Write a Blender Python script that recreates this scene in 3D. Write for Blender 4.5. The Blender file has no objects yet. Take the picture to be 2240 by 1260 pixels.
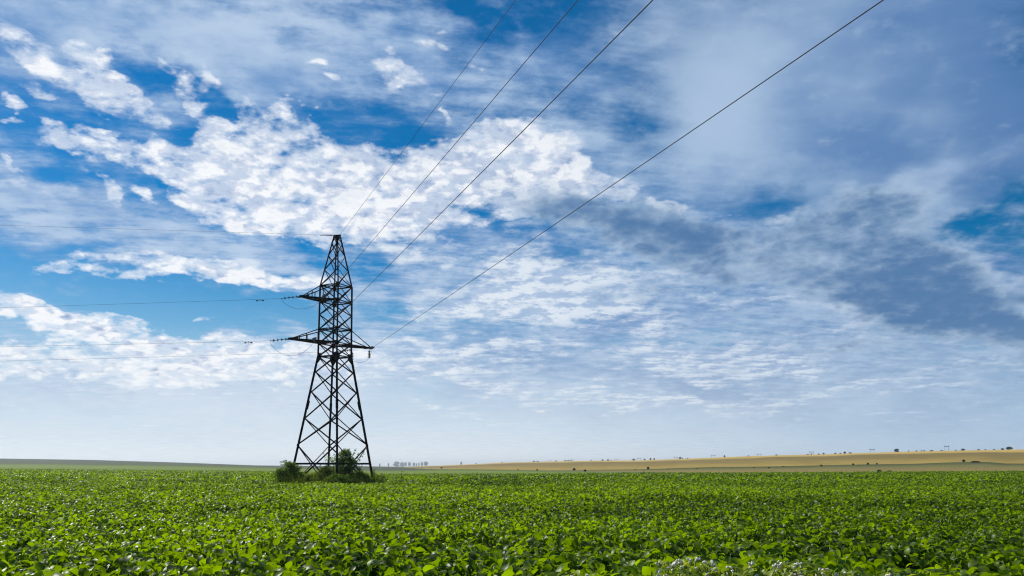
import bpy, bmesh, math, random
import numpy as np
from mathutils import Vector, Matrix

SC = bpy.context.scene
COL = SC.collection
R = math.radians

# ------------------------------------------------------------------ camera
# the photograph is 2240 x 1260: focal length about 1850 px, camera 1.9 m above the field
F = 1850.0
PITCH = R(5.5)
CAM = np.array([0.0, 0.0, 1.9])
PY = 1018 - F * math.tan(PITCH)
cam_data = bpy.data.cameras.new('camera')
cam_data.sensor_width = 36.0
cam_data.lens = 36.0 * F / 2240.0
cam_data.shift_y = (PY - 630.0) / 2240.0
cam_data.clip_start = 0.05
cam_data.clip_end = 60000.0
cam = bpy.data.objects.new('camera', cam_data)
cam.location = CAM
cam.rotation_euler = (math.pi / 2 + PITCH, 0, 0)
COL.objects.link(cam)
SC.camera = cam


def ray(px, py):
    dx = (px - 1120.0) / F
    dy = -(py - PY) / F
    c, s = math.cos(PITCH), math.sin(PITCH)
    return np.array([dx, c - s * dy, s + c * dy])


def at(px, py, depth):
    """World point seen at photo pixel (px, py), depth metres along +Y."""
    d = ray(px, py)
    return CAM + d * (depth / d[1])


def azel(px, py):
    d = ray(px, py)
    d = d / np.linalg.norm(d)
    return math.atan2(d[0], d[1]), math.asin(d[2])


# ------------------------------------------------------------------ render look
SC.render.engine = 'CYCLES'
SC.view_settings.view_transform = 'Standard'
SC.view_settings.look = 'None'
SC.view_settings.exposure = 0.0
SC.view_settings.gamma = 1.0
SC.view_settings.use_curve_mapping = False
SC.cycles.use_denoising = True
SC.cycles.filter_width = 1.15
SC.cycles.max_bounces = 6
SC.cycles.diffuse_bounces = 2
SC.cycles.volume_bounces = 0
SC.cycles.transparent_max_bounces = 8
SC.cycles.caustics_reflective = False
SC.cycles.caustics_refractive = False

# ------------------------------------------------------------------ sun (ahead, high on the left)
SUN_EL = R(40)
SUN_AZ = R(-52)          # measured from the view axis (+Y), negative = left
sun_data = bpy.data.lights.new('sun', 'SUN')
sun_data.energy = 5.0
sun_data.angle = R(0.6)
sun_data.color = (1.0, 0.94, 0.84)
sun = bpy.data.objects.new('sun', sun_data)
sdir = Vector((math.sin(SUN_AZ) * math.cos(SUN_EL), math.cos(SUN_AZ) * math.cos(SUN_EL), math.sin(SUN_EL)))
sun.rotation_euler = sdir.to_track_quat('Z', 'Y').to_euler()
sun.location = (0, 0, 80)
COL.objects.link(sun)


# ------------------------------------------------------------------ a small node language
class Net:
    def __init__(self, tree):
        self.t = tree

    def new(self, typ, **kw):
        n = self.t.nodes.new(typ)
        for k, v in kw.items():
            setattr(n, k, v)
        return n

    def put(self, sock, v):
        if isinstance(v, E):
            v = v.s
        if isinstance(v, bpy.types.NodeSocket):
            self.t.links.new(v, sock)
        else:
            sock.default_value = v

    def math(self, op, a, b=0.0, clamp=False):
        n = self.new('ShaderNodeMath', operation=op, use_clamp=clamp)
        self.put(n.inputs[0], a)
        self.put(n.inputs[1], b)
        return E(self, n.outputs[0])

    def vmath(self, op, a, b=None, out=0):
        n = self.new('ShaderNodeVectorMath', operation=op)
        self.put(n.inputs[0], a)
        if b is not None:
            self.put(n.inputs['Scale'] if op == 'SCALE' else n.inputs[1], b)
        return E(self, n.outputs['Value' if op in ('LENGTH', 'DOT_PRODUCT') else 'Vector'])

    def smooth(self, x, a, b, lo=0.0, hi=1.0, kind='SMOOTHSTEP'):
        n = self.new('ShaderNodeMapRange', interpolation_type=kind)
        for i, v in enumerate((x, a, b, lo, hi)):
            self.put(n.inputs[i], v)
        return E(self, n.outputs[0])

    def mix(self, f, a, b, blend='MIX'):
        n = self.new('ShaderNodeMix', data_type='RGBA', blend_type=blend)
        self.put(n.inputs[0], f)
        self.put(n.inputs[6], a if isinstance(a, (E, bpy.types.NodeSocket)) else (*a, 1))
        self.put(n.inputs[7], b if isinstance(b, (E, bpy.types.NodeSocket)) else (*b, 1))
        return E(self, n.outputs[2])

    def noise(self, vec, scale, detail=4.0, rough=0.5, color=False, lac=2.0, dist=0.0):
        n = self.new('ShaderNodeTexNoise')
        if vec is not None:
            self.put(n.inputs['Vector'], vec)
        n.inputs['Scale'].default_value = scale
        n.inputs['Detail'].default_value = detail
        n.inputs['Roughness'].default_value = rough
        n.inputs['Lacunarity'].default_value = lac
        n.inputs['Distortion'].default_value = dist
        return E(self, n.outputs['Color' if color else 'Fac'])

    def xyz(self, x, y, z):
        n = self.new('ShaderNodeCombineXYZ')
        for i, v in enumerate((x, y, z)):
            self.put(n.inputs[i], v)
        return E(self, n.outputs[0])

    def sep(self, v):
        n = self.new('ShaderNodeSeparateXYZ')
        self.put(n.inputs[0], v)
        return [E(self, o) for o in n.outputs]


class E:
    def __init__(self, net, s):
        self.n, self.s = net, s

    def __add__(self, o): return self.n.math('ADD', self, o)
    __radd__ = __add__
    def __sub__(self, o): return self.n.math('SUBTRACT', self, o)
    def __rsub__(self, o): return self.n.math('SUBTRACT', o, self)
    def __mul__(self, o): return self.n.math('MULTIPLY', self, o)
    __rmul__ = __mul__
    def __truediv__(self, o): return self.n.math('DIVIDE', self, o)
    def clamp(self): return self.n.math('ADD', self, 0.0, clamp=True)


# ------------------------------------------------------------------ world: Nishita sky with cloud layers
def lin(r, g, b):
    f = lambda c: (c / 255 / 12.92) if c <= 10 else ((c / 255 + 0.055) / 1.055) ** 2.4
    return (f(r), f(g), f(b))


WS = 0.1                                     # Background strength
world = bpy.data.worlds.new('World')
SC.world = world
world.use_nodes = True
wt = world.node_tree
wt.nodes.clear()
N = Net(wt)
sky = N.new('ShaderNodeTexSky', sky_type='NISHITA')
sky.sun_disc = False
sky.sun_elevation = SUN_EL
sky.sun_rotation = SUN_AZ
sky.air_density = 1.0
sky.dust_density = 0.3
sky.ozone_density = 3.0
D = N.new('ShaderNodeTexCoord').outputs['Generated']
dx, dy, dz = N.sep(D)
el = N.math('ARCSINE', dz)
az = N.math('ARCTAN2', dx, dy)
# soft noises used to fray every edge
w1 = N.noise(N.xyz(dx * 1.0, dy * 1.0, dz * 2.0), 5.0, 4.0, 0.55, color=True)
w2 = N.noise(N.xyz(dx * 1.0, dy * 1.0, dz * 1.6), 22.0, 4.0, 0.6, color=True)
P0 = N.xyz(az, el, 0.0)
wa = N.vmath('SCALE', N.vmath('SUBTRACT', w1, (0.5, 0.5, 0.5)), 0.11)
wb = N.vmath('SCALE', N.vmath('SUBTRACT', w2, (0.5, 0.5, 0.5)), 0.035)
P = N.vmath('MULTIPLY', N.vmath('ADD', P0, N.vmath('ADD', wa, wb)), (1, 1, 0))
PS = N.vmath('MULTIPLY', N.vmath('ADD', P0, wa), (1, 1, 0))


ROT = {}


def turned(coord, deg):
    """The direction coordinate turned by a multiple of ten degrees, made once."""
    key = (id(coord), deg)
    if key not in ROT:
        c, s = math.cos(R(deg)), math.sin(R(deg))
        ROT[key] = N.xyz(N.vmath('DOT_PRODUCT', coord, (c, s, 0)), N.vmath('DOT_PRODUCT', coord, (-s, c, 0)), 0.0)
    return ROT[key]


def blobs(lst, coord):
    """Sum of soft elliptical cloud masses, each (x, y, rx, ry, tilt, amount)."""
    tot = None
    ROT.clear()
    for (x, y, rx, ry, rot, amt) in sorted(lst, key=lambda b_: int(round(-b_[4] / 10.0))):
        a0, e0 = azel(x, y)
        t = R(rot)                            # tilt: positive = clockwise on the picture
        a1, e1 = azel(x + rx * math.cos(t), y + rx * math.sin(t))
        a2, e2 = azel(x - ry * math.sin(t), y + ry * math.cos(t))
        q = int(round(-rot / 10.0)) * 10
        c, s = math.cos(R(q)), math.sin(R(q))
        sx = math.hypot(a1 - a0, e1 - e0) * 1.25
        sy = math.hypot(a2 - a0, e2 - e0) * 1.25
        n = N.new('ShaderNodeVectorMath', operation='MULTIPLY_ADD')
        N.put(n.inputs[0], turned(coord, q))
        n.inputs[1].default_value = (1 / sx, 1 / sy, 0)
        n.inputs[2].default_value = (-(c * a0 + s * e0) / sx, -(-s * a0 + c * e0) / sy, 0)
        k_ = N.math('MAXIMUM', 1.0 - N.vmath('LENGTH', n.outputs[0]), 0.0)
        k_ = N.math('POWER', k_, 1.35) * (amt * 1.3)
        tot = k_ if tot is None else tot + k_
    return tot


gaps = blobs([
    (400, 200, 190, 40, 15, 1.0), (540, 245, 120, 50, 15, .7), (270, 165, 90, 25, 20, .7), (400, 285, 70, 30, 0, .6),
    (60, 265, 140, 40, 10, .5), (30, 305, 60, 30, 0, .6), (100, 390, 130, 38, 8, .95), (285, 440, 60, 45, 20, .9),
    (190, 470, 60, 24, 0, .6), (350, 400, 60, 24, 15, .6), (370, 485, 80, 22, 0, .7), (250, 350, 60, 25, 0, .3),
    (860, 280, 190, 50, 22, .5), (905, 330, 80, 28, 15, .6), (700, 250, 140, 50, 20, .4),
    (1065, 8, 140, 50, 15, .85), (1010, 130, 120, 50, 30, .35), (1230, 60, 160, 90, 20, .3),
    (1420, 270, 90, 170, -32, .8), (1270, 250, 150, 80, 10, .35), (1690, 430, 160, 32, -2, .75),
    (2170, 468, 150, 26, -18, 1.1), (2080, 515, 90, 26, -20, .8), (2200, 520, 80, 20, -10, .5),
    (230, 640, 330, 48, 6, 1.2), (60, 595, 170, 48, 0, .9), (500, 672, 260, 42, 8, 1.2), (380, 700, 260, 26, 8, 1.0),
    (560, 715, 140, 22, 5, .8), (600, 690, 100, 40, 0, .8), (-60, 620, 120, 60, 0, 1.0), (-150, 560, 200, 90, 0, .7),
    (650, 530, 60, 34, 0, .8), (685, 570, 70, 34, 20, .8), (800, 600, 90, 36, 20, .8), (855, 690, 110, 16, 5, .7),
    (1060, 490, 45, 22, 20, .7), (1600, 715, 150, 20, -10, .6), (1400, 740, 120, 14, 0, .4), (420, 240, 60, 20, 0, .3),
    (1780, 640, 90, 18, -5, .3), (2210, 660, 90, 14, 0, .4),
], P)
veil = blobs([
    (300, 90, 620, 190, 0, .75), (750, 90, 420, 200, 5, .5), (600, 180, 260, 70, 5, .4), (1000, 180, 300, 140, 20, .4),
    (150, 470, 400, 110, 12, .6), (40, 430, 200, 60, 10, .3), (450, 520, 300, 70, 8, .5),
    (1720, 190, 480, 340, 10, .85), (1560, 270, 150, 170, 60, .35), (2120, 330, 420, 170, 0, .6), (1350, 380, 300, 120, 20, .4),
    (2050, 420, 300, 60, -15, .5), (1250, 220, 260, 160, 20, .35), (2100, 70, 350, 260, 0, .6),
    (1200, 640, 700, 180, 0, .8), (1800, 700, 700, 180, 0, .8), (900, 820, 900, 90, 0, .75), (1900, 870, 900, 140, 0, .7),
    (300, 840, 700, 60, 3, .5), (2200, 600, 200, 90, 0, .5),
], P)
cum = blobs([
    (60, 85, 70, 34, 20, .6), (120, 165, 150, 62, 22, 1.0), (230, 205, 110, 44, 18, 1.0), (60, 215, 60, 22, 10, .6),
    (235, 148, 34, 16, 0, .7), (185, 120, 60, 30, 30, .5), (310, 235, 64, 36, 0, .75), (350, 168, 40, 16, 10, .4),
    (415, 215, 80, 36, 20, .6), (465, 190, 50, 26, 30, .45), (8, 245, 30, 24, 0, .7), (10, 285, 24, 16, 0, .6),
    (120, 325, 76, 34, 25, .95), (230, 335, 62, 42, 15, .95), (160, 300, 90, 14, 20, .4), (450, 265, 44, 20, 0, .75),
    (330, 350, 70, 44, 25, .9), (420, 400, 130, 52, 25, 1.0), (545, 262, 40, 60, 5, .95), (520, 310, 80, 40, 10, .7),
    (580, 310, 60, 50, 20, .8), (640, 300, 44, 70, -25, .9), (706, 295, 26, 40, -10, .9), (650, 255, 40, 26, 20, .5),
    (540, 375, 140, 80, 15, 1.0), (690, 390, 180, 70, 10, 1.0), (620, 455, 180, 56, 10, 1.0), (850, 400, 190, 76, 5, 1.0),
    (790, 465, 220, 56, 0, 1.0), (660, 500, 130, 40, 0, .7), (1085, 312, 80, 44, -10, .95), (1000, 370, 190, 56, 10, 1.0),
    (1140, 380, 150, 70, 0, 1.0), (990, 450, 200, 62, 0, .95), (1240, 420, 130, 70, 0, .9), (1230, 350, 70, 40, 30, .6),
    (1180, 330, 120, 70, 10, .9), (1320, 400, 110, 60, 10, .8), (1110, 450, 120, 60, 0, .8), (480, 350, 120, 60, 20, .8), (760, 350, 120, 60, 10, .8), (600, 265, 90, 40, 10, .5), (300, 290, 110, 30, 15, .4), (180, 400, 90, 20, 10, .3), (900, 520, 160, 50, 5, .7), (500, 440, 120, 50, 15, .7), (235, 440, 66, 24, 45, .85), (310, 425, 70, 18, 20, .5), (430, 455, 60, 30, 40, .6), (15, 390, 50, 18, 20, .6),
    (875, 185, 80, 44, 30, .75), (960, 225, 70, 34, 20, .6), (745, 187, 50, 18, 5, .6), (700, 150, 40, 12, 10, .4),
    (990, 78, 30, 14, 0, .5), (980, 120, 70, 20, 0, .4), (1080, 150, 60, 24, -10, .4), (890, 240, 40, 20, 0, .4), (984, 287, 20, 10, 0, .6),
    (90, 585, 70, 15, -6, .7), (220, 582, 140, 32, 4, .95), (420, 598, 200, 34, 6, .95), (590, 620, 170, 28, 5, .9), (480, 575, 120, 20, 5, .5),
    (690, 540, 44, 22, -10, .6), (60, 690, 180, 36, 8, 1.0), (220, 735, 280, 46, 10, 1.0), (450, 775, 280, 40, 7, 1.0),
    (100, 790, 300, 40, 3, .9), (700, 800, 260, 32, 4, .8), (350, 810, 300, 26, 3, .6), (235, 690, 80, 9, 5, .6), (430, 710, 76, 8, 3, .7), (300, 700, 60, 8, 8, .5),
    (1740, 455, 60, 24, -10, .6), (1620, 450, 60, 20, 15, .45), (1460, 425, 50, 24, 20, .6), (1880, 690, 120, 50, 10, .35), (1900, 590, 80, 40, 10, .4),
    (1560, 450, 30, 20, 0, .4), (1250, 340, 60, 40, 0, .3),
], P)
smoothm = blobs([(1750, 170, 560, 380, 10, 1.6), (2150, 330, 380, 200, 0, 1.2), (300, 60, 500, 100, 0, .5), (1100, 960, 1600, 80, 0, .6)], P)
glow = blobs([(1540, 270, 150, 200, 60, 1.0), (1480, 80, 250, 130, 20, .5), (300, 80, 400, 90, 0, .3), (1750, 350, 200, 60, 10, .4), (500, 860, 900, 120, 0, .6), (2050, 400, 260, 50, -15, .5),
    (2250, 150, 200, 300, 0, -1.0), (2000, 60, 250, 120, 0, -.6), (1900, 330, 200, 70, 10, -.6), (2200, 450, 200, 150, 0, -.4), (620, 190, 300, 60, 15, -.5), (1250, 120, 160, 120, 20, -.6)], P)
mott = blobs([(1750, 862, 500, 26, 0, .4), (2120, 815, 300, 26, 0, .4), (1300, 850, 400, 24, 0, .4), (1050, 905, 400, 16, 0, .4), (1900, 920, 500, 16, 0, .45), (250, 900, 500, 14, 0, .3),
    
    (850, 560, 180, 60, 10, .5), (1150, 600, 300, 90, 0, .75), (1300, 660, 300, 80, 0, .8), (1050, 690, 300, 50, 0, .7),
    (1700, 780, 300, 50, 0, .75), (1450, 760, 300, 60, 0, .65), (1000, 780, 300, 60, 0, .7), (850, 840, 400, 40, 3, .55),
    (300, 840, 300, 20, 3, .3), (1750, 640, 250, 60, 0, .5), (1900, 700, 200, 60, 0, .5), (2000, 860, 300, 40, 0, .4), (1500, 860, 400, 30, 0, .4),
    (1600, 560, 300, 60, 0, .5), (60, 420, 200, 60, 20, .35), (2150, 590, 160, 60, 0, .5),
], P)
dark = blobs([
    (1380, 490, 290, 58, 6, 1.3), (1560, 560, 200, 40, 10, .5), (1230, 480, 120, 26, 0, .6), (1570, 505, 150, 40, 8, 1.0), (1470, 450, 120, 36, 20, .7),
    (1620, 600, 60, 34, 0, .8), (1720, 560, 160, 60, 10, .55), (1830, 510, 170, 80, 10, .75), (1900, 450, 150, 50, 0, .6), (1980, 560, 160, 90, 40, .9),
    (1960, 680, 260, 70, 18, 1.1), (1850, 640, 180, 50, 20, .7), (2000, 600, 200, 70, 20, .8), (1750, 480, 120, 40, 0, .5), (2100, 620, 160, 90, 30, .9), (2120, 720, 280, 75, 16, 1.5), (2000, 640, 200, 80, 20, .6), (2230, 740, 140, 60, 10, 1.0), (2260, 640, 120, 40, 0, .6),
    (1430, 620, 180, 34, 5, .4), (1600, 770, 200, 22, 0, .3), (1850, 760, 160, 26, 10, .5), (2000, 470, 100, 50, 0, .4),
], P)

# cloud noises, on the direction flattened towards the horizon so that puffs become streaks low down
zc = N.math('MAXIMUM', dz, 0.0)
inv = N.math('DIVIDE', 1.0, zc + 0.30)
C = N.xyz(dx * inv, dy * inv, dz * 1.5)
n_big = N.noise(C, 3.2, 5.0, 0.5)
n_mid = N.noise(C, 15.0, 6.0, 0.6)
n_fine = N.noise(C, 24.0, 7.0, 0.62)
C2 = N.vmath('ADD', C, (0.024, 0.0, -0.03))
n_mid2 = N.noise(C2, 15.0, 5.0, 0.6)
n_fine2 = N.noise(N.vmath('ADD', C, (0.008, 0.0, -0.012)), 24.0, 4.0, 0.62)
def billow(off):
    """Rounded puffs: fractal cells, warped by the soft noise so that no cell edge stays straight."""
    v = N.vmath('ADD', C, N.vmath('SCALE', N.vmath('SUBTRACT', w2, (0.5, 0.5, 0.5)), 0.10))
    if off:
        v = N.vmath('ADD', v, off)
    n = N.new('ShaderNodeTexVoronoi', feature='F1')
    n.inputs['Scale'].default_value = 19.0
    n.inputs['Detail'].default_value = 1.0
    n.inputs['Roughness'].default_value = 0.55
    n.normalize = True
    N.put(n.inputs['Vector'], v)
    return 1.0 - E(N, n.outputs['Distance'])
b_a = billow(None)
b_b = billow((0.016, 0.0, -0.022))
inv2 = N.math('DIVIDE', 1.0, zc + 0.09)
S = N.xyz(dx * inv2 * 0.8 + dy * inv2 * 0.3, dy * inv2 * 1.6 - dx * inv2 * 0.35, 0.0)
n_str = N.noise(S, 1.6, 8.0, 0.62)
n_str2 = N.noise(S, 6.5, 6.0, 0.62)
inv3 = N.math('DIVIDE', 1.0, zc + 0.07)
M = N.xyz(dx * inv3, dy * inv3, 0.0)
n_mot = N.noise(M, 3.4, 8.0, 0.6)
n_mot2 = N.noise(N.vmath('ADD', M, (0.05, 0.06, 0.0)), 3.4, 6.0, 0.6)

# deep blue between the clouds
hs = N.new('ShaderNodeHueSaturation')
hs.inputs['Saturation'].default_value = 1.7
hs.inputs['Value'].default_value = 0.80
hs.inputs['Hue'].default_value = 0.499
N.put(hs.inputs['Color'], sky.outputs[0])
base = N.mix(1.0, hs.outputs[0], (0.9, 0.95, 0.95), 'MULTIPLY')
base = N.mix(N.smooth(el, 0.24, 0.03), base, tuple(c_ / WS for c_ in lin(140, 190, 226)))

right = N.smooth(az, -0.45, 0.75)            # clouds are whiter towards the sun on the left
k = 1.0 / WS
def cc(r, g, b, m=1.0):
    return tuple(c * k * m for c in lin(r, g, b))

# thin streaky veil, smooth and heavy on the upper right
calm = smoothm.clamp()
rough = 1.0 - calm * 0.85
va = veil * 0.95 - gaps * 0.76 + ((n_str - 0.5) * 1.6 + (n_str2 - 0.5) * 2.0 + (n_fine - 0.5) * 0.8) * rough + 0.32
# the unseen sky behind the camera, cleared and darkened to weaken fill light
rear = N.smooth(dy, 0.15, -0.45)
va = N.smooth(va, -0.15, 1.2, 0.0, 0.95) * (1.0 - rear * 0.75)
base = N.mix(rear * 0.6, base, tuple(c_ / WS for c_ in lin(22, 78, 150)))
vw = (n_str2 - 0.5) * 0.7 * rough + (n_big - 0.5) * 0.8 + (n_fine - 0.5) * 0.4 * rough + glow * 0.33
vw = N.smooth(vw, -0.25, 0.25)
vcol = N.mix(vw, N.mix(right, cc(118, 158, 207), cc(92, 130, 180)), N.mix(right, cc(188, 209, 234), cc(160, 186, 217)))
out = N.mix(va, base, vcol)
# mottled sheet low in the sky
md = mott + (n_mot - 0.5) * 2.2 + (n_fine - 0.5) * 0.7 - gaps * 0.6
ma = N.smooth(md, 0.25, 1.05, 0.0, 0.9)
ml = N.smooth(n_mot - n_mot2 + (n_fine - n_fine2) * 0.5, -0.10, 0.08)
mcol = N.mix(ml, N.mix(right, cc(186, 206, 232), cc(140, 167, 206)), N.mix(right, cc(240, 246, 251), cc(202, 217, 236)))
out = N.mix(ma, out, mcol)
# broken white cloud: rounded puffs eaten away by finer noise
cumc = 1.0 - N.math('POWER', 2.718, cum * -1.15)
dens = cumc * 0.98 + (b_a - 0.62) * 2.1 + (n_mid - 0.5) * 2.6 + (n_fine - 0.5) * 1.0 + (n_big - 0.5) * 1.3 - gaps * 0.2 - N.smooth(cumc, 0.42, 0.0) * 0.8
ca = N.smooth(dens, 0.02, 1.12)
lv = (b_a - b_b) * 1.0 + (n_mid - n_mid2) * 0.7 + (n_fine - n_fine2) * 0.35 + (n_big - 0.5) * 0.42
lit = N.smooth(lv, -0.20, 0.16)
thick = N.smooth(dens, 0.45, 1.35)
shade = N.mix(lit, N.mix(right, cc(134, 163, 207), cc(116, 144, 188)), N.mix(right, cc(252, 253, 255, 1.02), cc(226, 232, 241)))
edge = N.mix(right, cc(240, 246, 254), cc(205, 217, 236))
shade = N.mix(thick, edge, shade)
out = N.mix(ca * 0.97, out, shade)
# soft grey cloud banks
darkc = 1.0 - N.math('POWER', 2.718, dark * -1.1)
dd = darkc * 1.55 + (b_a - 0.62) * 0.9 + (n_mid - 0.5) * 1.3 + (n_fine - 0.5) * 0.5 + (n_big - 0.5) * 0.7
da = N.smooth(dd, 0.05, 1.15, 0.0, 0.94)
dk = N.smooth(dd + (n_big - 0.5) * 0.8 - lv * 1.3, 0.20, 1.60)
dcol = N.mix(dk, cc(176, 198, 222), cc(80, 121, 167))
out = N.mix(da, out, dcol)
# whitish air near the horizon
hz = N.smooth(el, 0.16, 0.0, kind='LINEAR')
hz = N.math('POWER', hz, 1.5) * (1.0 - (n_str2 - 0.5) * 0.9)
hz = N.math('MINIMUM', hz, 1.0)
hcol = N.mix(N.smooth(az, -0.1, 0.6), cc(238, 243, 246), cc(188, 209, 228))
out = N.mix(hz * 0.95, out, hcol)
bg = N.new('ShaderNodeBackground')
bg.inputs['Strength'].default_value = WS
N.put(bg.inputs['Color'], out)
wo = N.new('ShaderNodeOutputWorld')
wt.links.new(bg.outputs[0], wo.inputs[0])
world.cycles.sampling_method = 'MANUAL'
world.cycles.sample_map_resolution = 256

# ================================================================== helpers
rng = np.random.default_rng(7)
random.seed(7)


def tag(o, label=None, cat=None, group=None, kind=None):
    if label: o['label'] = label
    if cat: o['category'] = cat
    if group: o['group'] = group
    if kind: o['kind'] = kind
    return o


def link(name, me, parent=None, mat=None):
    o = bpy.data.objects.new(name, me)
    COL.objects.link(o)
    if mat is not None:
        me.materials.append(mat)
    if parent is not None:
        o.parent = parent
    return o


def empty(name, loc, rz=0.0):
    o = bpy.data.objects.new(name, None)
    o.empty_display_size = 0.3
    o.location = loc
    o.rotation_euler = (0, 0, rz)
    COL.objects.link(o)
    return o


def copy_tree(o, parent=None):
    c = o.copy()
    COL.objects.link(c)
    if parent is not None:
        c.parent = parent
        c.matrix_parent_inverse = o.matrix_parent_inverse.copy()
    for ch in list(o.children):
        copy_tree(ch, c)
    return c


class MB:
    """Collects bars, tubes, plates and lathes into one mesh."""
    def __init__(self):
        self.v, self.f = [], []

    def add(self, verts, faces):
        b = len(self.v)
        self.v += [tuple(p) for p in verts]
        self.f += [tuple(b + i for i in f) for f in faces]

    def frame(self, a, b, up=None):
        a, b = Vector(a), Vector(b)
        z = (b - a).normalized()
        up = Vector(up) if up is not None else Vector((0, 0, 1))
        if abs(z.dot(up)) > 0.97:
            up = Vector((0.3, 1, 0))
        x = z.cross(up).normalized()
        return a, b, x, x.cross(z).normalized()

    def angle(self, a, b, w, t=None, out=None):
        """Rolled steel angle: an L section of leg w from a to b."""
        t = t or w * 0.16
        a, b, x, y = self.frame(a, b, out)
        q = [(0, 0), (w, 0), (w, t), (t, t), (t, w), (0, w)]
        q = [(u - w * 0.35, v - w * 0.35) for u, v in q]
        vs = [p + x * u + y * v for p in (a, b) for u, v in q]
        self.add(vs, [(i, (i + 1) % 6, 6 + (i + 1) % 6, 6 + i) for i in range(6)] + [(5, 4, 3, 2, 1, 0), (6, 7, 8, 9, 10, 11)])

    def tube(self, pts, r, n=6, r2=None):
        pts = [Vector(p) for p in pts]
        rings = []
        prev = None
        for i, p in enumerate(pts):
            d = (pts[min(i + 1, len(pts) - 1)] - pts[max(i - 1, 0)]).normalized()
            up = prev if prev is not None else (Vector((0, 0, 1)) if abs(d.z) < 0.95 else Vector((1, 0, 0)))
            x = d.cross(up).normalized()
            y = x.cross(d).normalized()
            prev = y
            k = i / max(1, len(pts) - 1)
            rr = r if r2 is None else r + (r2 - r) * k
            rings.append([p + (x * math.cos(2 * math.pi * j / n) + y * math.sin(2 * math.pi * j / n)) * rr for j in range(n)])
        vs = [q for ring in rings for q in ring]
        fs = []
        for i in range(len(pts) - 1):
            for j in range(n):
                fs.append((i * n + j, i * n + (j + 1) % n, (i + 1) * n + (j + 1) % n, (i + 1) * n + j))
        fs.append(tuple(range(n - 1, -1, -1)))
        m = (len(pts) - 1) * n
        fs.append(tuple(range(m, m + n)))
        self.add(vs, fs)

    def lathe(self, a, b, prof, n=12):
        """prof: list of (distance along a->b, radius)."""
        a, b, x, y = self.frame(a, b)
        z = (b - a).normalized()
        vs = [a + z * h + (x * math.cos(2 * math.pi * j / n) + y * math.sin(2 * math.pi * j / n)) * r for h, r in prof for j in range(n)]
        fs = [(i * n + j, i * n + (j + 1) % n, (i + 1) * n + (j + 1) % n, (i + 1) * n + j) for i in range(len(prof) - 1) for j in range(n)]
        fs.append(tuple(range(n - 1, -1, -1)))
        m = (len(prof) - 1) * n
        fs.append(tuple(range(m, m + n)))
        self.add(vs, fs)

    def plate(self, pts, t):
        """Flat steel plate of thickness t through the polygon pts."""
        pts = [Vector(p) for p in pts]
        nrm = (pts[1] - pts[0]).cross(pts[2] - pts[0]).normalized() * (t / 2)
        n = len(pts)
        self.add([p + nrm for p in pts] + [p - nrm for p in pts],
                 [tuple(range(n)), tuple(range(2 * n - 1, n - 1, -1))] + [(i, n + i, n + (i + 1) % n, (i + 1) % n) for i in range(n)])

    def build(self, name, mat, parent=None, smooth=False):
        me = bpy.data.meshes.new(name)
        me.from_pydata(self.v, [], self.f)
        bm = bmesh.new()
        bm.from_mesh(me)
        bmesh.ops.recalc_face_normals(bm, faces=bm.faces)
        bm.to_mesh(me)
        bm.free()
        if smooth:
            me.polygons.foreach_set('use_smooth', [True] * len(me.polygons))
        return link(name, me, parent, mat)


def np_mesh(name, verts, quads=None, tris=None, tint=None, smooth=True, uv=None):
    me = bpy.data.meshes.new(name)
    nq = 0 if quads is None else len(quads)
    nt = 0 if tris is None else len(tris)
    me.vertices.add(len(verts))
    me.vertices.foreach_set('co', np.ascontiguousarray(verts, dtype=np.float32).ravel())
    loops = np.concatenate([a.ravel() for a in (quads, tris) if a is not None]).astype(np.int32)
    me.loops.add(len(loops))
    me.loops.foreach_set('vertex_index', loops)
    me.polygons.add(nq + nt)
    tot = np.concatenate([np.full(nq, 4), np.full(nt, 3)]).astype(np.int32)
    start = np.concatenate([[0], np.cumsum(tot)[:-1]]).astype(np.int32)
    me.polygons.foreach_set('loop_start', start)
    me.polygons.foreach_set('loop_total', tot)
    me.polygons.foreach_set('use_smooth', np.full(nq + nt, smooth))
    if tint is not None:
        at_ = me.attributes.new('tint', 'FLOAT', 'POINT')
        at_.data.foreach_set('value', np.ascontiguousarray(tint, dtype=np.float32))
    if uv is not None:
        ul = me.uv_layers.new(name='UVMap')
        ul.data.foreach_set('uv', np.ascontiguousarray(uv[loops], dtype=np.float32).ravel())
    me.update(calc_edges=True)
    return me


# leaf outlines: x along the leaf, y across, z up
def leaf_fine():
    st = [(0.22, 0.36), (0.5, 0.44), (0.8, 0.24)]
    v = [(0, 0, 0)]
    for t, w in st:
        z = 0.05 * math.sin(t * 3) - 0.22 * t * t
        v += [(t, -w, z + 0.10 * w / 0.44), (t, 0, z), (t, w, z + 0.10 * w / 0.44)]
    v.append((1.02, 0, -0.26))
    q, t = [], [(0, 1, 2), (0, 2, 3), (7, 10, 8), (8, 10, 9)]
    for i in (1, 4):
        q += [(i, i + 3, i + 4, i + 1), (i + 1, i + 4, i + 5, i + 2)]
    return np.array(v), np.array(q), np.array(t)


def leaf_simple():
    v = np.array([(0, 0, 0), (0.48, -0.44, 0.06), (1.0, 0, -0.16), (0.48, 0.44, 0.06)])
    return v, None, np.array([(0, 1, 2), (0, 2, 3)])


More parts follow.
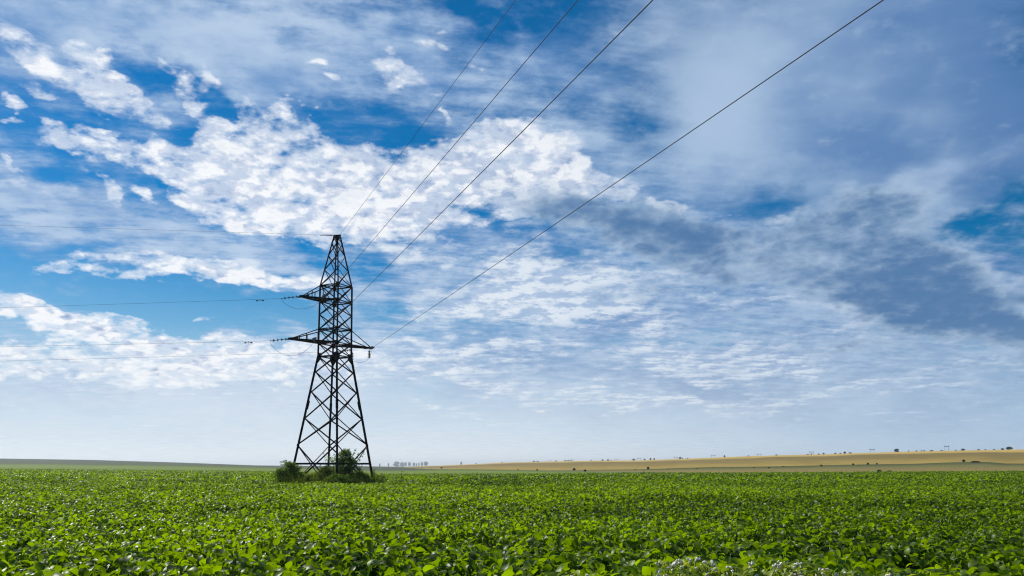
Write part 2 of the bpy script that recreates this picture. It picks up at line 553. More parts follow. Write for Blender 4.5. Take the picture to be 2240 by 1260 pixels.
def scatter_leaves(pos, yaw, pitch, roll, length, width, template):
    """Vectorised: one leaf per row. Returns verts, quads, tris, leaf index per vertex."""
    tv, tq, tt = template
    n, k = len(pos), len(tv)
    L = tv[None, :, :] * np.stack([length, width, length], 1)[:, None, :]
    cr, sr = np.cos(roll)[:, None], np.sin(roll)[:, None]
    x, y, z = L[..., 0], L[..., 1], L[..., 2]
    y, z = y * cr - z * sr, y * sr + z * cr
    cp, sp = np.cos(pitch)[:, None], np.sin(pitch)[:, None]       # positive pitch: the tip drops
    x, z = x * cp + z * sp, -x * sp + z * cp
    cy, sy = np.cos(yaw)[:, None], np.sin(yaw)[:, None]
    x, y = x * cy - y * sy, x * sy + y * cy
    v = np.stack([x, y, z], -1) + pos[:, None, :]
    off = (np.arange(n) * k)[:, None, None]
    q = None if tq is None else (tq[None] + off).reshape(-1, 4)
    t = None if tt is None else (tt[None] + off).reshape(-1, 3)
    return v.reshape(-1, 3), q, t, np.repeat(np.arange(n), k)


def vnoise(x, y, seed=0):
    """Smooth value noise, about -1..1."""
    xi, yi = np.floor(x).astype(np.int64), np.floor(y).astype(np.int64)
    fx, fy = x - xi, y - yi
    fx, fy = fx * fx * (3 - 2 * fx), fy * fy * (3 - 2 * fy)
    def h(a, b):
        n = (a * 374761393 + b * 668265263 + seed * 974634777) & 0x7fffffff
        n = ((n ^ (n >> 13)) * 1274126177) & 0x7fffffff
        return ((n ^ (n >> 16)) & 0xffff) / 32767.5 - 1
    return (h(xi, yi) * (1 - fx) + h(xi + 1, yi) * fx) * (1 - fy) + (h(xi, yi + 1) * (1 - fx) + h(xi + 1, yi + 1) * fx) * fy


# ================================================================== materials
def material(name):
    m = bpy.data.materials.new(name)
    m.use_nodes = True
    t = m.node_tree
    t.nodes.clear()
    n = Net(t)
    o = n.new('ShaderNodeOutputMaterial')
    return m, n, o


def leaf_material(name, dark, light, gloss=0.4, trans=0.45, spec=0.5, tcol=None):
    m, n, o = material(name)
    a = n.new('ShaderNodeAttribute', attribute_name='tint')
    g = n.new('ShaderNodeNewGeometry')
    nz = n.noise(g.outputs['Position'], 30.0, 2.0, 0.5)
    f = (E(n, a.outputs['Fac']) + (nz - 0.5) * 0.25).clamp()
    col = n.mix(f, dark, light)
    p = n.new('ShaderNodeBsdfPrincipled')
    n.put(p.inputs['Base Color'], col)
    p.inputs['Roughness'].default_value = gloss
    p.inputs['Specular IOR Level'].default_value = spec
    p.inputs['Specular Tint'].default_value = (0.72, 0.95, 0.55, 1)
    tr = n.new('ShaderNodeBsdfTranslucent')
    n.put(tr.inputs['Color'], n.mix(1.0, col, tcol or (1.9, 1.7, 0.5), 'MULTIPLY'))
    mx = n.new('ShaderNodeMixShader')
    mx.inputs[0].default_value = trans
    n.t.links.new(p.outputs[0], mx.inputs[1])
    n.t.links.new(tr.outputs[0], mx.inputs[2])
    n.t.links.new(mx.outputs[0], o.inputs['Surface'])
    return m


def plain(name, col, rough=0.6, metal=0.0, var=0.3, scale=8.0, spec=0.5, coord='Object', stretch=None):
    m, n, o = material(name)
    tc = n.new('ShaderNodeTexCoord')
    v = E(n, tc.outputs[coord])
    if stretch:
        v = n.vmath('MULTIPLY', v, stretch)
    nz = n.noise(v, scale, 5.0, 0.6)
    c = n.mix(n.smooth(nz, .3, .7), tuple(c * (1 - var) for c in col), tuple(c * (1 + var) for c in col))
    p = n.new('ShaderNodeBsdfPrincipled')
    n.put(p.inputs['Base Color'], c)
    p.inputs['Roughness'].default_value = rough
    p.inputs['Metallic'].default_value = metal
    p.inputs['Specular IOR Level'].default_value = spec
    n.t.links.new(p.outputs[0], o.inputs['Surface'])
    return m


def field_material(name, stops, streak=1.0, patch=(1.0, 1.0, 1.0), amount=0.5, speck=None):
    """Farmland seen from far: colour follows bands running along the slope (UV v) plus patches and streaks."""
    m, n, o = material(name)
    uv = n.new('ShaderNodeUVMap')
    u, v, _ = n.sep(uv.outputs[0])
    w = n.noise(n.xyz(u * 6.0, v * 1.5, 0.0), 3.0, 3.0, 0.5)
    s = n.noise(n.xyz(u * 5.0, v * 26.0, 3.0), 3.0 * streak, 4.0, 0.6)
    fine = n.noise(n.xyz(u * 160.0, v * 50.0, 1.0), 3.0, 3.0, 0.6)
    r = n.new('ShaderNodeValToRGB')
    r.color_ramp.elements[0].position, r.color_ramp.elements[0].color = stops[0][0], (*stops[0][1], 1)
    r.color_ramp.elements[1].position, r.color_ramp.elements[1].color = stops[-1][0], (*stops[-1][1], 1)
    for p_, c_ in stops[1:-1]:
        e = r.color_ramp.elements.new(p_)
        e.color = (*c_, 1)
    n.put(r.inputs[0], v + (w - 0.5) * 0.40 + (s - 0.5) * 0.5)
    k = 1.0 + (s - 0.5) * amount + (fine - 0.5) * amount * 0.9
    c = n.mix(1.0, E(n, r.outputs[0]), n.xyz(k * patch[0], k * patch[1], k * patch[2]), 'MULTIPLY')
    if speck:
        f = n.smooth(n.noise(n.xyz(u * 110.0, v * 9.0, 7.0), 3.0, 4.0, 0.65), speck[1], speck[1] + 0.12)
        c = n.mix(f, c, speck[0])
    p = n.new('ShaderNodeBsdfPrincipled')
    n.put(p.inputs['Base Color'], c)
    p.inputs['Roughness'].default_value = 0.9
    p.inputs['Specular IOR Level'].default_value = 0.1
    n.t.links.new(p.outputs[0], o.inputs['Surface'])
    return m


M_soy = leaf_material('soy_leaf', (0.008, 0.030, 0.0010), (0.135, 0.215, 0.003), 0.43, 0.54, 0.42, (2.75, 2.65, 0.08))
M_soil = plain('soil', (0.035, 0.035, 0.016), 0.95, var=0.5, scale=1.5)
M_bush = leaf_material('bush_leaf', (0.026, 0.075, 0.006), (0.155, 0.270, 0.020), 0.5, 0.48, 0.25)
M_bush_light = leaf_material('pale_bush_leaf', (0.045, 0.090, 0.008), (0.150, 0.220, 0.020), 0.55, 0.42, 0.3)
M_weed = leaf_material('weed_leaf', (0.035, 0.080, 0.008), (0.130, 0.200, 0.020), 0.6, 0.40, 0.2)
M_grass = leaf_material('grass_blade', (0.10, 0.19, 0.015), (0.20, 0.30, 0.03), 0.45, 0.45, 0.4)
M_burdock = leaf_material('burdock_leaf', (0.12, 0.19, 0.02), (0.30, 0.38, 0.05), 0.5, 0.4, 0.35)
M_bur = plain('bur', (0.80, 0.74, 0.60), 0.9, var=0.22, scale=60.0)
M_burstem = plain('bur_stem', (0.22, 0.20, 0.09), 0.7, var=0.3, scale=40.0)
M_bark = plain('bark', (0.05, 0.04, 0.03), 0.9, var=0.4, scale=20.0)
M_steel = plain('painted_steel', (0.007, 0.007, 0.0065), 0.7, metal=0.0, var=0.35, scale=3.0, spec=0.08)
M_steel_light = plain('weathered_steel', (0.022, 0.022, 0.020), 0.65, var=0.35, scale=5.0, spec=0.15)
M_wire = plain('cable', (0.012, 0.012, 0.013), 0.6, metal=0.0, var=0.1, scale=1.0, spec=0.15)
M_cap = plain('insulator_cap', (0.03, 0.03, 0.03), 0.5, var=0.2)
M_far_tree = leaf_material('far_tree_leaf', (0.010, 0.022, 0.006), (0.032, 0.055, 0.012), 0.8, 0.12, 0.1)
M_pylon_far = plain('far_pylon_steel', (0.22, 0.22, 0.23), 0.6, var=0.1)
m, n, o = material('glass_disc')
p = n.new('ShaderNodeBsdfPrincipled')
p.inputs['Base Color'].default_value = (0.20, 0.24, 0.24, 1)
p.inputs['Roughness'].default_value = 0.12
p.inputs['Transmission Weight'].default_value = 0.35
n.t.links.new(p.outputs[0], o.inputs['Surface'])
M_glass = m

# ================================================================== terrain, described by what is seen along each bearing
PX = np.concatenate([np.linspace(-900, 0, 10)[:-1], np.linspace(0, 2240, 113), np.linspace(2240, 3200, 11)[1:]])
I = lambda *p: np.interp(PX, [a for a, _ in p], [b for _, b in p])
crop_y = I((0, 1026), (300, 1029), (560, 1032), (850, 1037), (1100, 1037), (1400, 1035.5), (1550, 1034.5), (1700, 1034), (2240, 1031))
crop_d = I((0, 250), (560, 190), (850, 172), (1400, 165), (2240, 175))
green_y = I((0, 1014), (300, 1017), (560, 1022), (700, 1025), (850, 1029.3), (1000, 1026.5), (1100, 1027.8), (1250, 1031), (1400, 1032.8), (1550, 1033.8), (1700, 1033.8), (2240, 1030.8))
green_d = I((0, 520), (560, 430), (1000, 420), (1400, 260), (1600, 185), (2240, 190))
mid_y = I((0, 1003), (200, 1006), (400, 1012), (560, 1018), (700, 1019.5), (800, 1020), (880, 1022.3), (925, 1025.4), (960, 1026.9), (1010, 1026.3), (1080, 1027.2), (1200, 1028.5), (1300, 1027.8), (1400, 1026.5), (1540, 1022.2), (1700, 1020), (1880, 1016), (2000, 1014.5), (2090, 1011), (2160, 1010.5), (2200, 1014), (2240, 1014))
mid_d = I((0, 1150), (560, 1300), (800, 1300), (950, 700), (1080, 480), (1300, 430), (1700, 380), (2240, 400))
top_y = I((0, 1003.3), (200, 1006.3), (400, 1012.3), (560, 1018.3), (700, 1019.8), (800, 1020.3), (870, 1022.3), (900, 1021.3), (930, 1019.6), (980, 1017.6), (1050, 1014.5), (1100, 1012), (1200, 1009.5), (1300, 1007.8), (1400, 1007), (1540, 1002), (1620, 998.5), (1700, 996), (1800, 994), (1880, 991), (2000, 987.5), (2100, 985.5), (2240, 983))
top_d = I((0, 1250), (560, 1400), (800, 1400), (950, 1700), (1100, 1700), (1500, 1250), (2240, 900))
P_crop = np.array([at(a, b, c) for a, b, c in zip(PX, crop_y, crop_d)])      # top of the crop at its far edge
P_green = np.array([at(a, b, c) for a, b, c in zip(PX, green_y, green_d)])
P_mid = np.array([at(a, b, c) for a, b, c in zip(PX, mid_y, mid_d)])
P_top = np.array([at(a, b, c) for a, b, c in zip(PX, top_y, top_d)])
CANOPY = 0.55
U = P_crop[:, 0] / P_crop[:, 1]


def ground_z(x, y):
    """Height of the crop field's soil."""
    y = np.asarray(y, dtype=float)
    u = np.asarray(x, dtype=float) / np.maximum(y, 1.0)
    ze = np.interp(u, U, P_crop[:, 2] - CANOPY)
    ye = np.interp(u, U, P_crop[:, 1])
    t = np.clip((y - 75.0) / (ye - 75.0), 0, 1.3)
    return ze * t * t * (3 - 2 * np.minimum(t, 1)) * (t <= 1) + ze * (t > 1)


def strip(name, lower, upper, mat, sel, rows=8, bulge=0.0):
    """Sheet between two lines of points (one per bearing)."""
    lower, upper = lower[sel], upper[sel]
    nc = len(lower)
    vs, uv = [], []
    for r in range(rows + 1):
        t = r / rows
        p = lower * (1 - t) + upper * t
        p[:, 2] += bulge * math.sin(math.pi * t)
        vs.append(p)
        uv.append(np.stack([np.linspace(0, 1, nc) * nc / 100.0, np.full(nc, t)], 1))
    q = np.array([(r * nc + c, r * nc + c + 1, (r + 1) * nc + c + 1, (r + 1) * nc + c) for r in range(rows) for c in range(nc - 1)])
    me = np_mesh(name, np.concatenate(vs), quads=q, uv=np.concatenate(uv))
    return tag(link(name, me, None, mat), kind='structure')


# soil under the crop: rows of constant depth out to the field's edge, and the ground behind the camera
rows = np.array([0.02, 0.05, 0.1, 0.2, 0.35, 0.5, 0.65, 0.8, 0.9, 1.0])
vs = []
UU = np.linspace(-3.0, 3.0, 121)
ye = np.interp(UU, U, P_crop[:, 1])
for t in rows:
    y = ye * t
    x = UU * y
    vs.append(np.stack([x, y, ground_z(x, y)], 1))
nc = len(UU)
q = [(r * nc + c, r * nc + c + 1, (r + 1) * nc + c + 1, (r + 1) * nc + c) for r in range(len(rows) - 1) for c in range(nc - 1)]
vs = np.concatenate(vs)
b = len(vs)
extra = np.array([(-600, -250, 0), (600, -250, 0), (600, 3.0, 0), (-600, 3.0, 0)], dtype=float)
first = vs[:nc]
# a flat apron behind and beside the camera, butted to the first row
y0 = first[:, 1].min()
apron = np.array([(-600, -250, -0.004), (600, -250, -0.004), (600, 6, -0.004), (-600, 6, -0.004)], dtype=float)
vs = np.concatenate([vs, apron])
q.append((b, b + 1, b + 2, b + 3))
tag(link('ground', np_mesh('ground', vs, quads=np.array(q)), None, M_soil), kind='structure')

allc = np.ones(len(PX), bool)
edge = P_crop.copy()
edge[:, 2] = np.maximum(edge[:, 2] - CANOPY, edge[:, 2] - 0.6)
M_young = field_material('young_crop', [(0.0, (0.105, 0.160, 0.022)), (0.5, (0.165, 0.225, 0.032)), (1.0, (0.075, 0.120, 0.025))], amount=0.35)
strip('young_crop_field', edge, P_green, M_young, allc, 8)
M_darkf = field_material('dark_field', [(0.0, (0.075, 0.095, 0.045)), (0.6, (0.055, 0.075, 0.040)), (1.0, (0.040, 0.055, 0.035))], amount=0.3)
strip('far_field', P_green, P_mid, M_darkf, PX <= 980, 8, 0.15)
M_meadow = field_material('meadow', [(0.0, (0.25, 0.19, 0.055)), (0.4, (0.19, 0.165, 0.048)), (0.6, (0.110, 0.115, 0.026)), (1.0, (0.055, 0.075, 0.012))], amount=1.1, speck=((0.025, 0.055, 0.012), 0.57))
strip('meadow', P_green, P_mid, M_meadow, PX >= 960, 8)
M_wheat = field_material('wheat', [(0.0, (0.36, 0.255, 0.055)), (0.25, (0.22, 0.16, 0.032)), (0.52, (0.19, 0.135, 0.028)), (0.64, (0.48, 0.33, 0.070)), (1.0, (0.54, 0.37, 0.080))], amount=1.2)
strip('wheat_hill', P_mid, P_top, M_wheat, PX >= 860, 14, 0.3)
back = P_top.copy()
k = 5200.0 / back[:, 1]
back[:, 0] *= k
back[:, 1] *= k
back[:, 2] = P_top[:, 2] * 0.9 - 1.0
M_plateau = plain('far_land', (0.20, 0.19, 0.10), 0.95, var=0.4, scale=0.004)
strip('far_land', P_top, back, M_plateau, PX >= 900, 6)
M_plain = plain('plain', (0.26, 0.25, 0.16), 0.95, var=0.5, scale=0.003, stretch=(0.3, 1, 1))
tag(link('far_plain', np_mesh('far_plain', np.array([(-7000, 1200, -6.0), (7000, 1200, -6.0), (7000, 8900, -6.0), (-7000, 8900, -6.0)], dtype=float),
    quads=np.array([(0, 1, 2, 3)])), None, M_plain), kind='structure')
leftback = P_top.copy()
k = 3000.0 / leftback[:, 1]
leftback[:, 0] *= k
leftback[:, 1] *= k
leftback[:, 2] = -6.2
strip('far_slope', P_mid, leftback, M_darkf, PX <= 880, 4)


def surface_z(px, depth):
    """Ground height beyond the crop on the bearing of photo column px."""
    i = lambda a, c: np.interp(px, PX, a[:, c])
    ys = [i(edge, 1), i(P_green, 1), i(P_mid, 1), i(P_top, 1), 5200.0]
    zs = [i(edge, 2), i(P_green, 2), i(P_mid, 2), i(P_top, 2), i(back, 2)]
    if px < 880:
        ys, zs = ys[:3] + [3000.0, 9000.0], zs[:3] + [-6.2, -6.0]
    return float(np.interp(depth, ys, zs))

# ================================================================== the lattice tower
TD = 68.0
base = at(727.5, 1018, TD)
TX, TY = base[0], base[1]
TZ = float(ground_z(TX, TY))
YAW = R(18.0)
def hz(py):                                    # height above the ground of photo row py at the tower
    return at(735, py, TD)[2] - TZ
PXM = TD / F * (1 / math.cos(0.0))
CA = [R(-90) + YAW, R(0) + YAW, R(90) + YAW, R(180) + YAW]      # near, right, far, left corner
levels = [  # photo row, half diagonal in px
    (1066, 93.0), (973.5, 76.0), (916, 61.5), (858.5, 48.6), (815, 40.3), (781, 35.5),
    (753, 35.3), (721.5, 35.1), (690, 34.8), (661.5, 34.6), (626.5, 34.2),
    (592, 26.0), (560, 18.6), (531.5, 11.8), (517, 6.5)]
LV = [(0.0 if i == 0 else hz(a), b * PXM) for i, (a, b) in enumerate(levels)]
def node(i, c):
    h, r = LV[i]
    return Vector((math.cos(CA[c]) * r, math.sin(CA[c]) * r, h))
tower = empty('lattice_tower', (TX, TY, TZ))
tag(tower, 'tall dark steel lattice power line tower standing over bushes in the green crop', 'pylon')
def outward(c):
    return (math.cos(CA[c]), math.sin(CA[c]), 0)
for c in range(4):
    mb = MB()
    mb.angle(node(0, c) + Vector((0, 0, -0.3)), node(5, c), 0.17, 0.03, outward(c))
    mb.angle(node(5, c), node(10, c), 0.135, 0.026, outward(c))
    mb.angle(node(10, c), node(14, c), 0.105, 0.02, outward(c))
    # splice plates half way up the lower leg
    for s_ in (node(3, c) * 0.5 + node(2, c) * 0.5,):
        d_ = (node(3, c) - node(2, c)).normalized() * 0.35
        mb.angle(s_ - d_, s_ + d_, 0.21, 0.035, outward(c))
    leg = mb.build('leg', M_steel, tower)
for c in range(4):
    d = (c + 1) % 4
    mid = Vector((math.cos(CA[c]) + math.cos(CA[d]), math.sin(CA[c]) + math.sin(CA[d]), 0))
    mb = MB()
    for i in range(0, 10):
        w = 0.085 if i < 5 else 0.075
        mb.angle(node(i, c), node(i + 1, d), w, 0.014, mid)
        mb.angle(node(i, d), node(i + 1, c), w, 0.014, mid * -1)
    for i in range(10, 14):
        mb.angle(node(i, c) + Vector((0, 0, 0)), node(i + 1, d), 0.065, 0.012, mid)
        if i % 2 == 0 or c > 1:
            mb.angle(node(i, d), node(i + 1, c), 0.055, 0.012, mid * -1)
    mb.build('lattice_panel', M_steel, tower)
for i in (5, 6, 7, 9, 10):
    mb = MB()
    for c in range(4):
        mb.angle(node(i, c), node(i, (c + 1) % 4), 0.085, 0.016, (0, 0, 1))
    mb.angle(node(i, 0), node(i, 2), 0.06, 0.012)
    mb.angle(node(i, 1), node(i, 3), 0.06, 0.012)
    mb.build('belt', M_steel, tower)
mb = MB()                                       # the heavy horizontal frame just above the bushes
k_ = (hz(1015) - LV[0][0]) / (LV[1][0] - LV[0][0])
ring = [node(0, c).lerp(node(1, c), k_) for c in range(4)]
for c in range(4):
    mb.angle(ring[c], ring[(c + 1) % 4], 0.15, 0.02, (0, 0, 1))
mb.build('base_frame', M_steel_light, tower)
# gusset plates where legs, belts and arms meet
for i, big in ((5, 0.62), (6, 0.40), (9, 0.40), (10, 0.34), (7, 0.26)):
    for c in range(4):
        pl = MB()
        p_ = node(i, c)
        for d in ((c + 1) % 4, (c - 1) % 4):
            dr = (node(i, d) - p_).normalized()
            up = (node(min(i + 1, 14), c) - p_).normalized()
            dn = (node(i - 1, c) - p_).normalized()
            o_ = Vector(outward(c)) * 0.03
            h1 = 0.28 if i == 5 else big * 0.45
            h2 = 0.62 if i == 5 else big * 0.55
            pl.plate([p_ + up * h1 + o_, p_ + up * h1 * 0.85 + dr * big * 0.62 + o_, p_ + dr * big * 0.62 + dn * h2 * 0.25 + o_, p_ + dn * h2 + dr * 0.06 + o_, p_ + dn * h2 + o_], 0.014)
        pl.build('gusset_plate', M_steel, tower)

ARM_DIR = Vector((math.cos(R(180 + 41)), math.sin(R(180 + 41)), 0))   # towards the left and the camera
def local(v):
    return Vector((v[0] - TX, v[1] - TY, v[2] - TZ))
def tip_at(px, py, ddepth):
    return local(at(px, py, TD + ddepth))
tipL = tip_at(640, 742, -2.6)
tipU = tip_at(664, 649.5, -2.2)
tipR = tip_at(808, 762, 2.6)
def arm(tip, ib, it, corners, name='cross_arm', posts=True):
    """Cross arm: two bottom chords and two hangers running from two tower corners to the tip, with lacing."""
    mb = MB()
    bs = [node(ib, c) for c in corners]
    ts = [node(it, c) for c in corners]
    w = Vector((bs[1] - bs[0])).normalized()
    tp = [tip - w * 0.16, tip + w * 0.16]
    for b_, t_, q_ in zip(bs, ts, tp):
        mb.angle(b_, q_, 0.11, 0.02, (0, 0, 1))
        mb.angle(t_, q_ + Vector((0, 0, 0.06)), 0.075, 0.014, (0, 0, 1))
    n_ = 4
    pts = [[b_.lerp(q_, j / n_) for j in range(n_ + 1)] for b_, q_ in zip(bs, tp)]
    for j in range(n_):
        mb.angle(pts[0][j], pts[1][j + 1], 0.06, 0.012)
        mb.angle(pts[1][j], pts[0][j + 1], 0.06, 0.012)
        if j:
            mb.angle(pts[0][j], pts[1][j], 0.06, 0.012)
    a_ = mb.build(name, M_steel, tower)
    if posts:
        for b_, t_, q_ in zip(bs, ts, tp):
            for f_ in (0.45, 0.7):
                mb = MB()
                mb.angle(b_.lerp(q_, f_), t_.lerp(q_ + Vector((0, 0, 0.06)), f_), 0.055, 0.012)
                mb.build('arm_post', M_steel, a_)
    mb = MB()                                   # end bracket of the arm
    out_ = (tip - (bs[0] + bs[1]) * 0.5).normalized()
    z_ = Vector((0, 0, 1))
    mb.plate([tp[0] + z_ * 0.1, tp[1] + z_ * 0.1, tp[1] + out_ * 0.25 + z_ * 0.05, tp[0] + out_ * 0.25 + z_ * 0.05], 0.12)
    mb.angle(tip - w * 0.55 + z_ * 0.02, tip + w * 0.55 + z_ * 0.02, 0.12, 0.02, (0, 0, 1))
    mb.build('end_bracket', M_steel, a_)
    return a_, bs, tp
arm(tipL, 6, 7, (3, 0))
arm(tipU, 9, 10, (3, 0))
arm(tipR, 6, 7, (1, 2), posts=False)
# cap at the top of the tower
mb = MB()
top = Vector((0, 0, LV[14][0]))
c4 = [node(14, c) for c in range(4)]
mb.plate([p_ + Vector((0, 0, 0.02)) for p_ in c4], 0.05)
for c in range(4):
    mb.angle(c4[c] - Vector((0, 0, 0.12)), c4[(c + 1) % 4] - Vector((0, 0, 0.12)), 0.10, 0.02, (0, 0, 1))
mb.angle(top + Vector((-0.34, 0.05, 0.06)), top + Vector((0.30, -0.05, 0.06)), 0.14, 0.03)
mb.build('cap', M_steel, tower)

# ---- insulators and cables
TB = Vector((TX, TY, TZ))
def insulator(name, a, b, label, group='glass insulator strings on the tower', n=7, rad=0.125, lead=0.12):
    """String of glass discs with steel caps between a and b (world points)."""
    a, b = Vector(a), Vector(b)
    root = empty(name, a)
    tag(root, label, 'insulator', group)
    L = (b - a).length
    d = (b - a).normalized()
    mb = MB()
    mb.tube([Vector((0, 0, 0)), d * L], 0.022, 6)
    step = (L - 2 * lead) / n
    for i in range(n):
        s_ = lead + step * (i + 0.2)
        mb.lathe(d * s_, d * (s_ + 0.09), [(0, 0.03), (0.0, 0.055), (0.07, 0.055), (0.09, 0.03)], 8)
    mb.build('fittings', M_cap, root)
    for i in range(n):
        mb = MB()
        s_ = lead + step * (i + 0.2) + 0.05
        mb.lathe(d * s_, d * (s_ + 0.06), [(0, 0.05), (0.012, rad * 0.8), (0.035, rad), (0.05, rad * 0.96), (0.045, 0.05)], 14)
        mb.build('glass_disc', M_glass, root, smooth=True)
    return root
def sag_line(a, b, sag, n=28, frac=1.0):
    a, b = Vector(a), Vector(b)
    out_ = []
    for i in range(n + 1):
        t = frac * i / n
        p_ = a.lerp(b, t)
        p_.z -= 4 * sag * t * (1 - t)
        out_.append(p_)
    return out_
def cable(name, pts, r, label, cat='cable', group=None):
    org = Vector(pts[0])
    mb = MB()
    mb.tube([Vector(p_) - org for p_ in pts], r, 6)
    o_ = mb.build(name, M_wire, None, smooth=True)
    o_.location = org
    return tag(o_, label, cat, group)
def damper(cab, org, p, d):
    """Dumb-bell vibration damper clipped under a cable."""
    d = d.normalized()
    z_ = Vector((0, 0, -0.10))
    mb = MB()
    c_ = p - org
    mb.tube([c_, c_ + z_], 0.02, 6)
    mb.tube([c_ + z_ - d * 0.28, c_ + z_ + d * 0.28], 0.012, 6)
    for s_ in (-1, 1):
        mb.lathe(c_ + z_ + d * 0.30 * s_, c_ + z_ + d * 0.14 * s_, [(0, 0.03), (0.02, 0.05), (0.13, 0.05), (0.16, 0.02)], 8)
    mb.build('damper', M_cap, cab)

RW = 0.0125
W = lambda v: Vector(v) + TB
# towards the camera: one string each, then a cable rising over the camera to the right
def solve_over(start, px, py):
    """Where a cable from start crosses the sight line of photo pixel (px, py) at the cable height plus a little sag."""
    h = start.z - 0.6
    d = ray(px, py)
    t = (h - CAM[2]) / d[2]
    return Vector(CAM + d * t)
fwd = [('ground', W(top + Vector((0.25, -0.1, 0.12))), (1128, 0), 'thin earth wire from the tower top running overhead toward the camera'),
       ('upper', W(tipU.lerp(node(9, 0), 0.56) + Vector((0, 0, 0.12))), (1264, 0), 'conductor from the upper cross arm running overhead toward the camera'),
       ('lower', W(tipL.lerp(node(6, 0), 0.46) + Vector((0, 0, 0.08))), (1428, 0), 'conductor from the left lower cross arm running overhead toward the camera'),
       ('right', W(tipR + Vector((0.05, -0.1, 0.0))), (1932, 0), 'conductor from the right cross arm crossing the sky to the upper right')]
ins_f = {'upper': 'end on glass insulator string on the near side of the upper left arm',
         'lower': 'end on glass insulator string on the near side of the lower left arm',
         'right': 'end on glass insulator string at the tip of the right arm'}
fend = {}
for key, st, (px, py), label in fwd:
    e = solve_over(st, px, py)
    dr = (e - st).normalized()
    if key == 'ground':
        s2 = st
    else:
        s2 = st + dr * 1.35 + Vector((0, 0, -0.10))
        insulator('insulator_string', st, s2, ins_f[key], n=6)
        fend[key] = s2
    far_end = s2 + (e - s2) * (230.0 / (e - s2).length)
    far_end.z = s2.z
    tfrac = (e - s2).length / 230.0
    sg = max(0.0, (s2.z - e.z) / (4 * tfrac * (1 - tfrac)))
    cable('earth_wire' if key == 'ground' else 'conductor', sag_line(s2, far_end, sg, 60), RW * (0.9 if key == 'ground' else 1.0), label, group='cables running overhead toward the camera')
# away to the left
left = [('ground', W(top + Vector((-0.34, 0.05, 0.1))), (0, 492.5), 'thin earth wire from the tower top running off to the left'),
        ('upper', W(tipU + (ARM_DIR * 0.3)), (0, 672), 'conductor from the upper cross arm running off to the left'),
        ('lower', W(tipL + (ARM_DIR * 0.3)), (0, 757.5), 'conductor from the lower left arm running off to the left'),
        ('right', W(tipR.lerp(node(6, 2), 0.35) + Vector((-0.4, 0.2, -0.15))), (0, 789), 'lowest conductor running off to the left from behind the tower')]
ins_l = {'upper': 'glass insulator string pulling left from the tip of the upper arm',
         'lower': 'glass insulator string pulling left from the tip of the lower left arm',
         'right': 'glass insulator string behind the tower pulling left from the right arm'}
lend = {}
for key, st, (px, py), label in left:
    e = Vector(at(px, py, st.y - 3.0))
    dr = (e - st).normalized()
    if key == 'ground':
        s2 = st + dr * 0.5
    else:
        s2 = st + dr * 1.45 + Vector((0, 0, -0.12))
        insulator('insulator_string', st, s2, ins_l[key], n=4 if key != 'right' else 6)
        lend[key] = s2
    full = s2 + (e - s2) * (120.0 / (e - s2).length)
    o_ = cable('earth_wire' if key == 'ground' else 'conductor', [s2.lerp(full, i / 40.0) + Vector((0, 0, -0.9 * 4 * (i / 40.0) * (1 - i / 40.0) + 0.9 * 4 * (i / 40.0) * 0.7)) * (0 if key == 'ground' else 1) * 0.5 for i in range(41)],
               RW * (0.6 if key == 'ground' else 0.62), label, group='cables running off to the left')
    if key == 'ground':                         # wrapped clamp where the earth wire leaves the tower
        mb = MB()
        c0 = Vector((0, 0, 0))
        mb.tube([c0 - dr * 0.45, c0 + dr * 0.25, c0 + dr * 0.55 + Vector((0, 0, -0.05))], 0.05, 6, 0.018)
        mb.build('clamp', M_cap, o_)
    if key in ('upper', 'lower'):
        mb_p = s2 + dr * 1.6
        damper(o_, Vector(s2), mb_p, dr)
# support strings and jumper loops
s1 = W(tipR + Vector((0.0, 0.0, -0.12)))
insulator('insulator_string', s1, s1 + Vector((0, 0, -0.72)), 'hanging black insulator string under the tip of the right arm', n=5, rad=0.13, lead=0.06)
s3 = W(tip_at(770.5, 769, 1.2))
insulator('insulator_string', s3, s3 + Vector((0, 0, -0.72)), 'hanging insulator string beside the tower body under the right arm', n=5, rad=0.13, lead=0.06)
def loop(a, b, drop, label):
    a, b = Vector(a), Vector(b)
    pts = []
    for i in range(25):
        t = i / 24.0
        p_ = a.lerp(b, t)
        p_.z -= drop * (1 - (2 * t - 1) ** 2) ** 0.75
        pts.append(p_)
    cable('jumper_wire', pts, RW * 0.85, label, 'jumper wire', 'jumper loops on the tower')
loop(lend['upper'], fend['upper'], 0.95, 'slack jumper wire hanging in a loop under the upper left arm')
loop(lend['lower'], fend['lower'], 1.25, 'slack jumper wire hanging in a loop under the lower left arm')
mb_pts = []
for a, b, dp in ((fend['right'], s1 + Vector((0, 0, -0.74)), 0.1), (s1 + Vector((0, 0, -0.74)), s3 + Vector((0, 0, -0.74)), 0.25), (s3 + Vector((0, 0, -0.74)), lend['right'], 0.15)):
    for i in range(9):
        t = i / 8.0
        p_ = Vector(a).lerp(Vector(b), t)
        p_.z -= dp * 4 * t * (1 - t)
        mb_pts.append(p_)
mb_pts = [p_ for i, p_ in enumerate(mb_pts) if i == 0 or (p_ - mb_pts[i - 1]).length > 1e-4]
cable('jumper_wire', mb_pts, RW * 0.85, 'jumper wire draped past the two hanging insulators under the right arm', 'jumper wire', 'jumper loops on the tower')


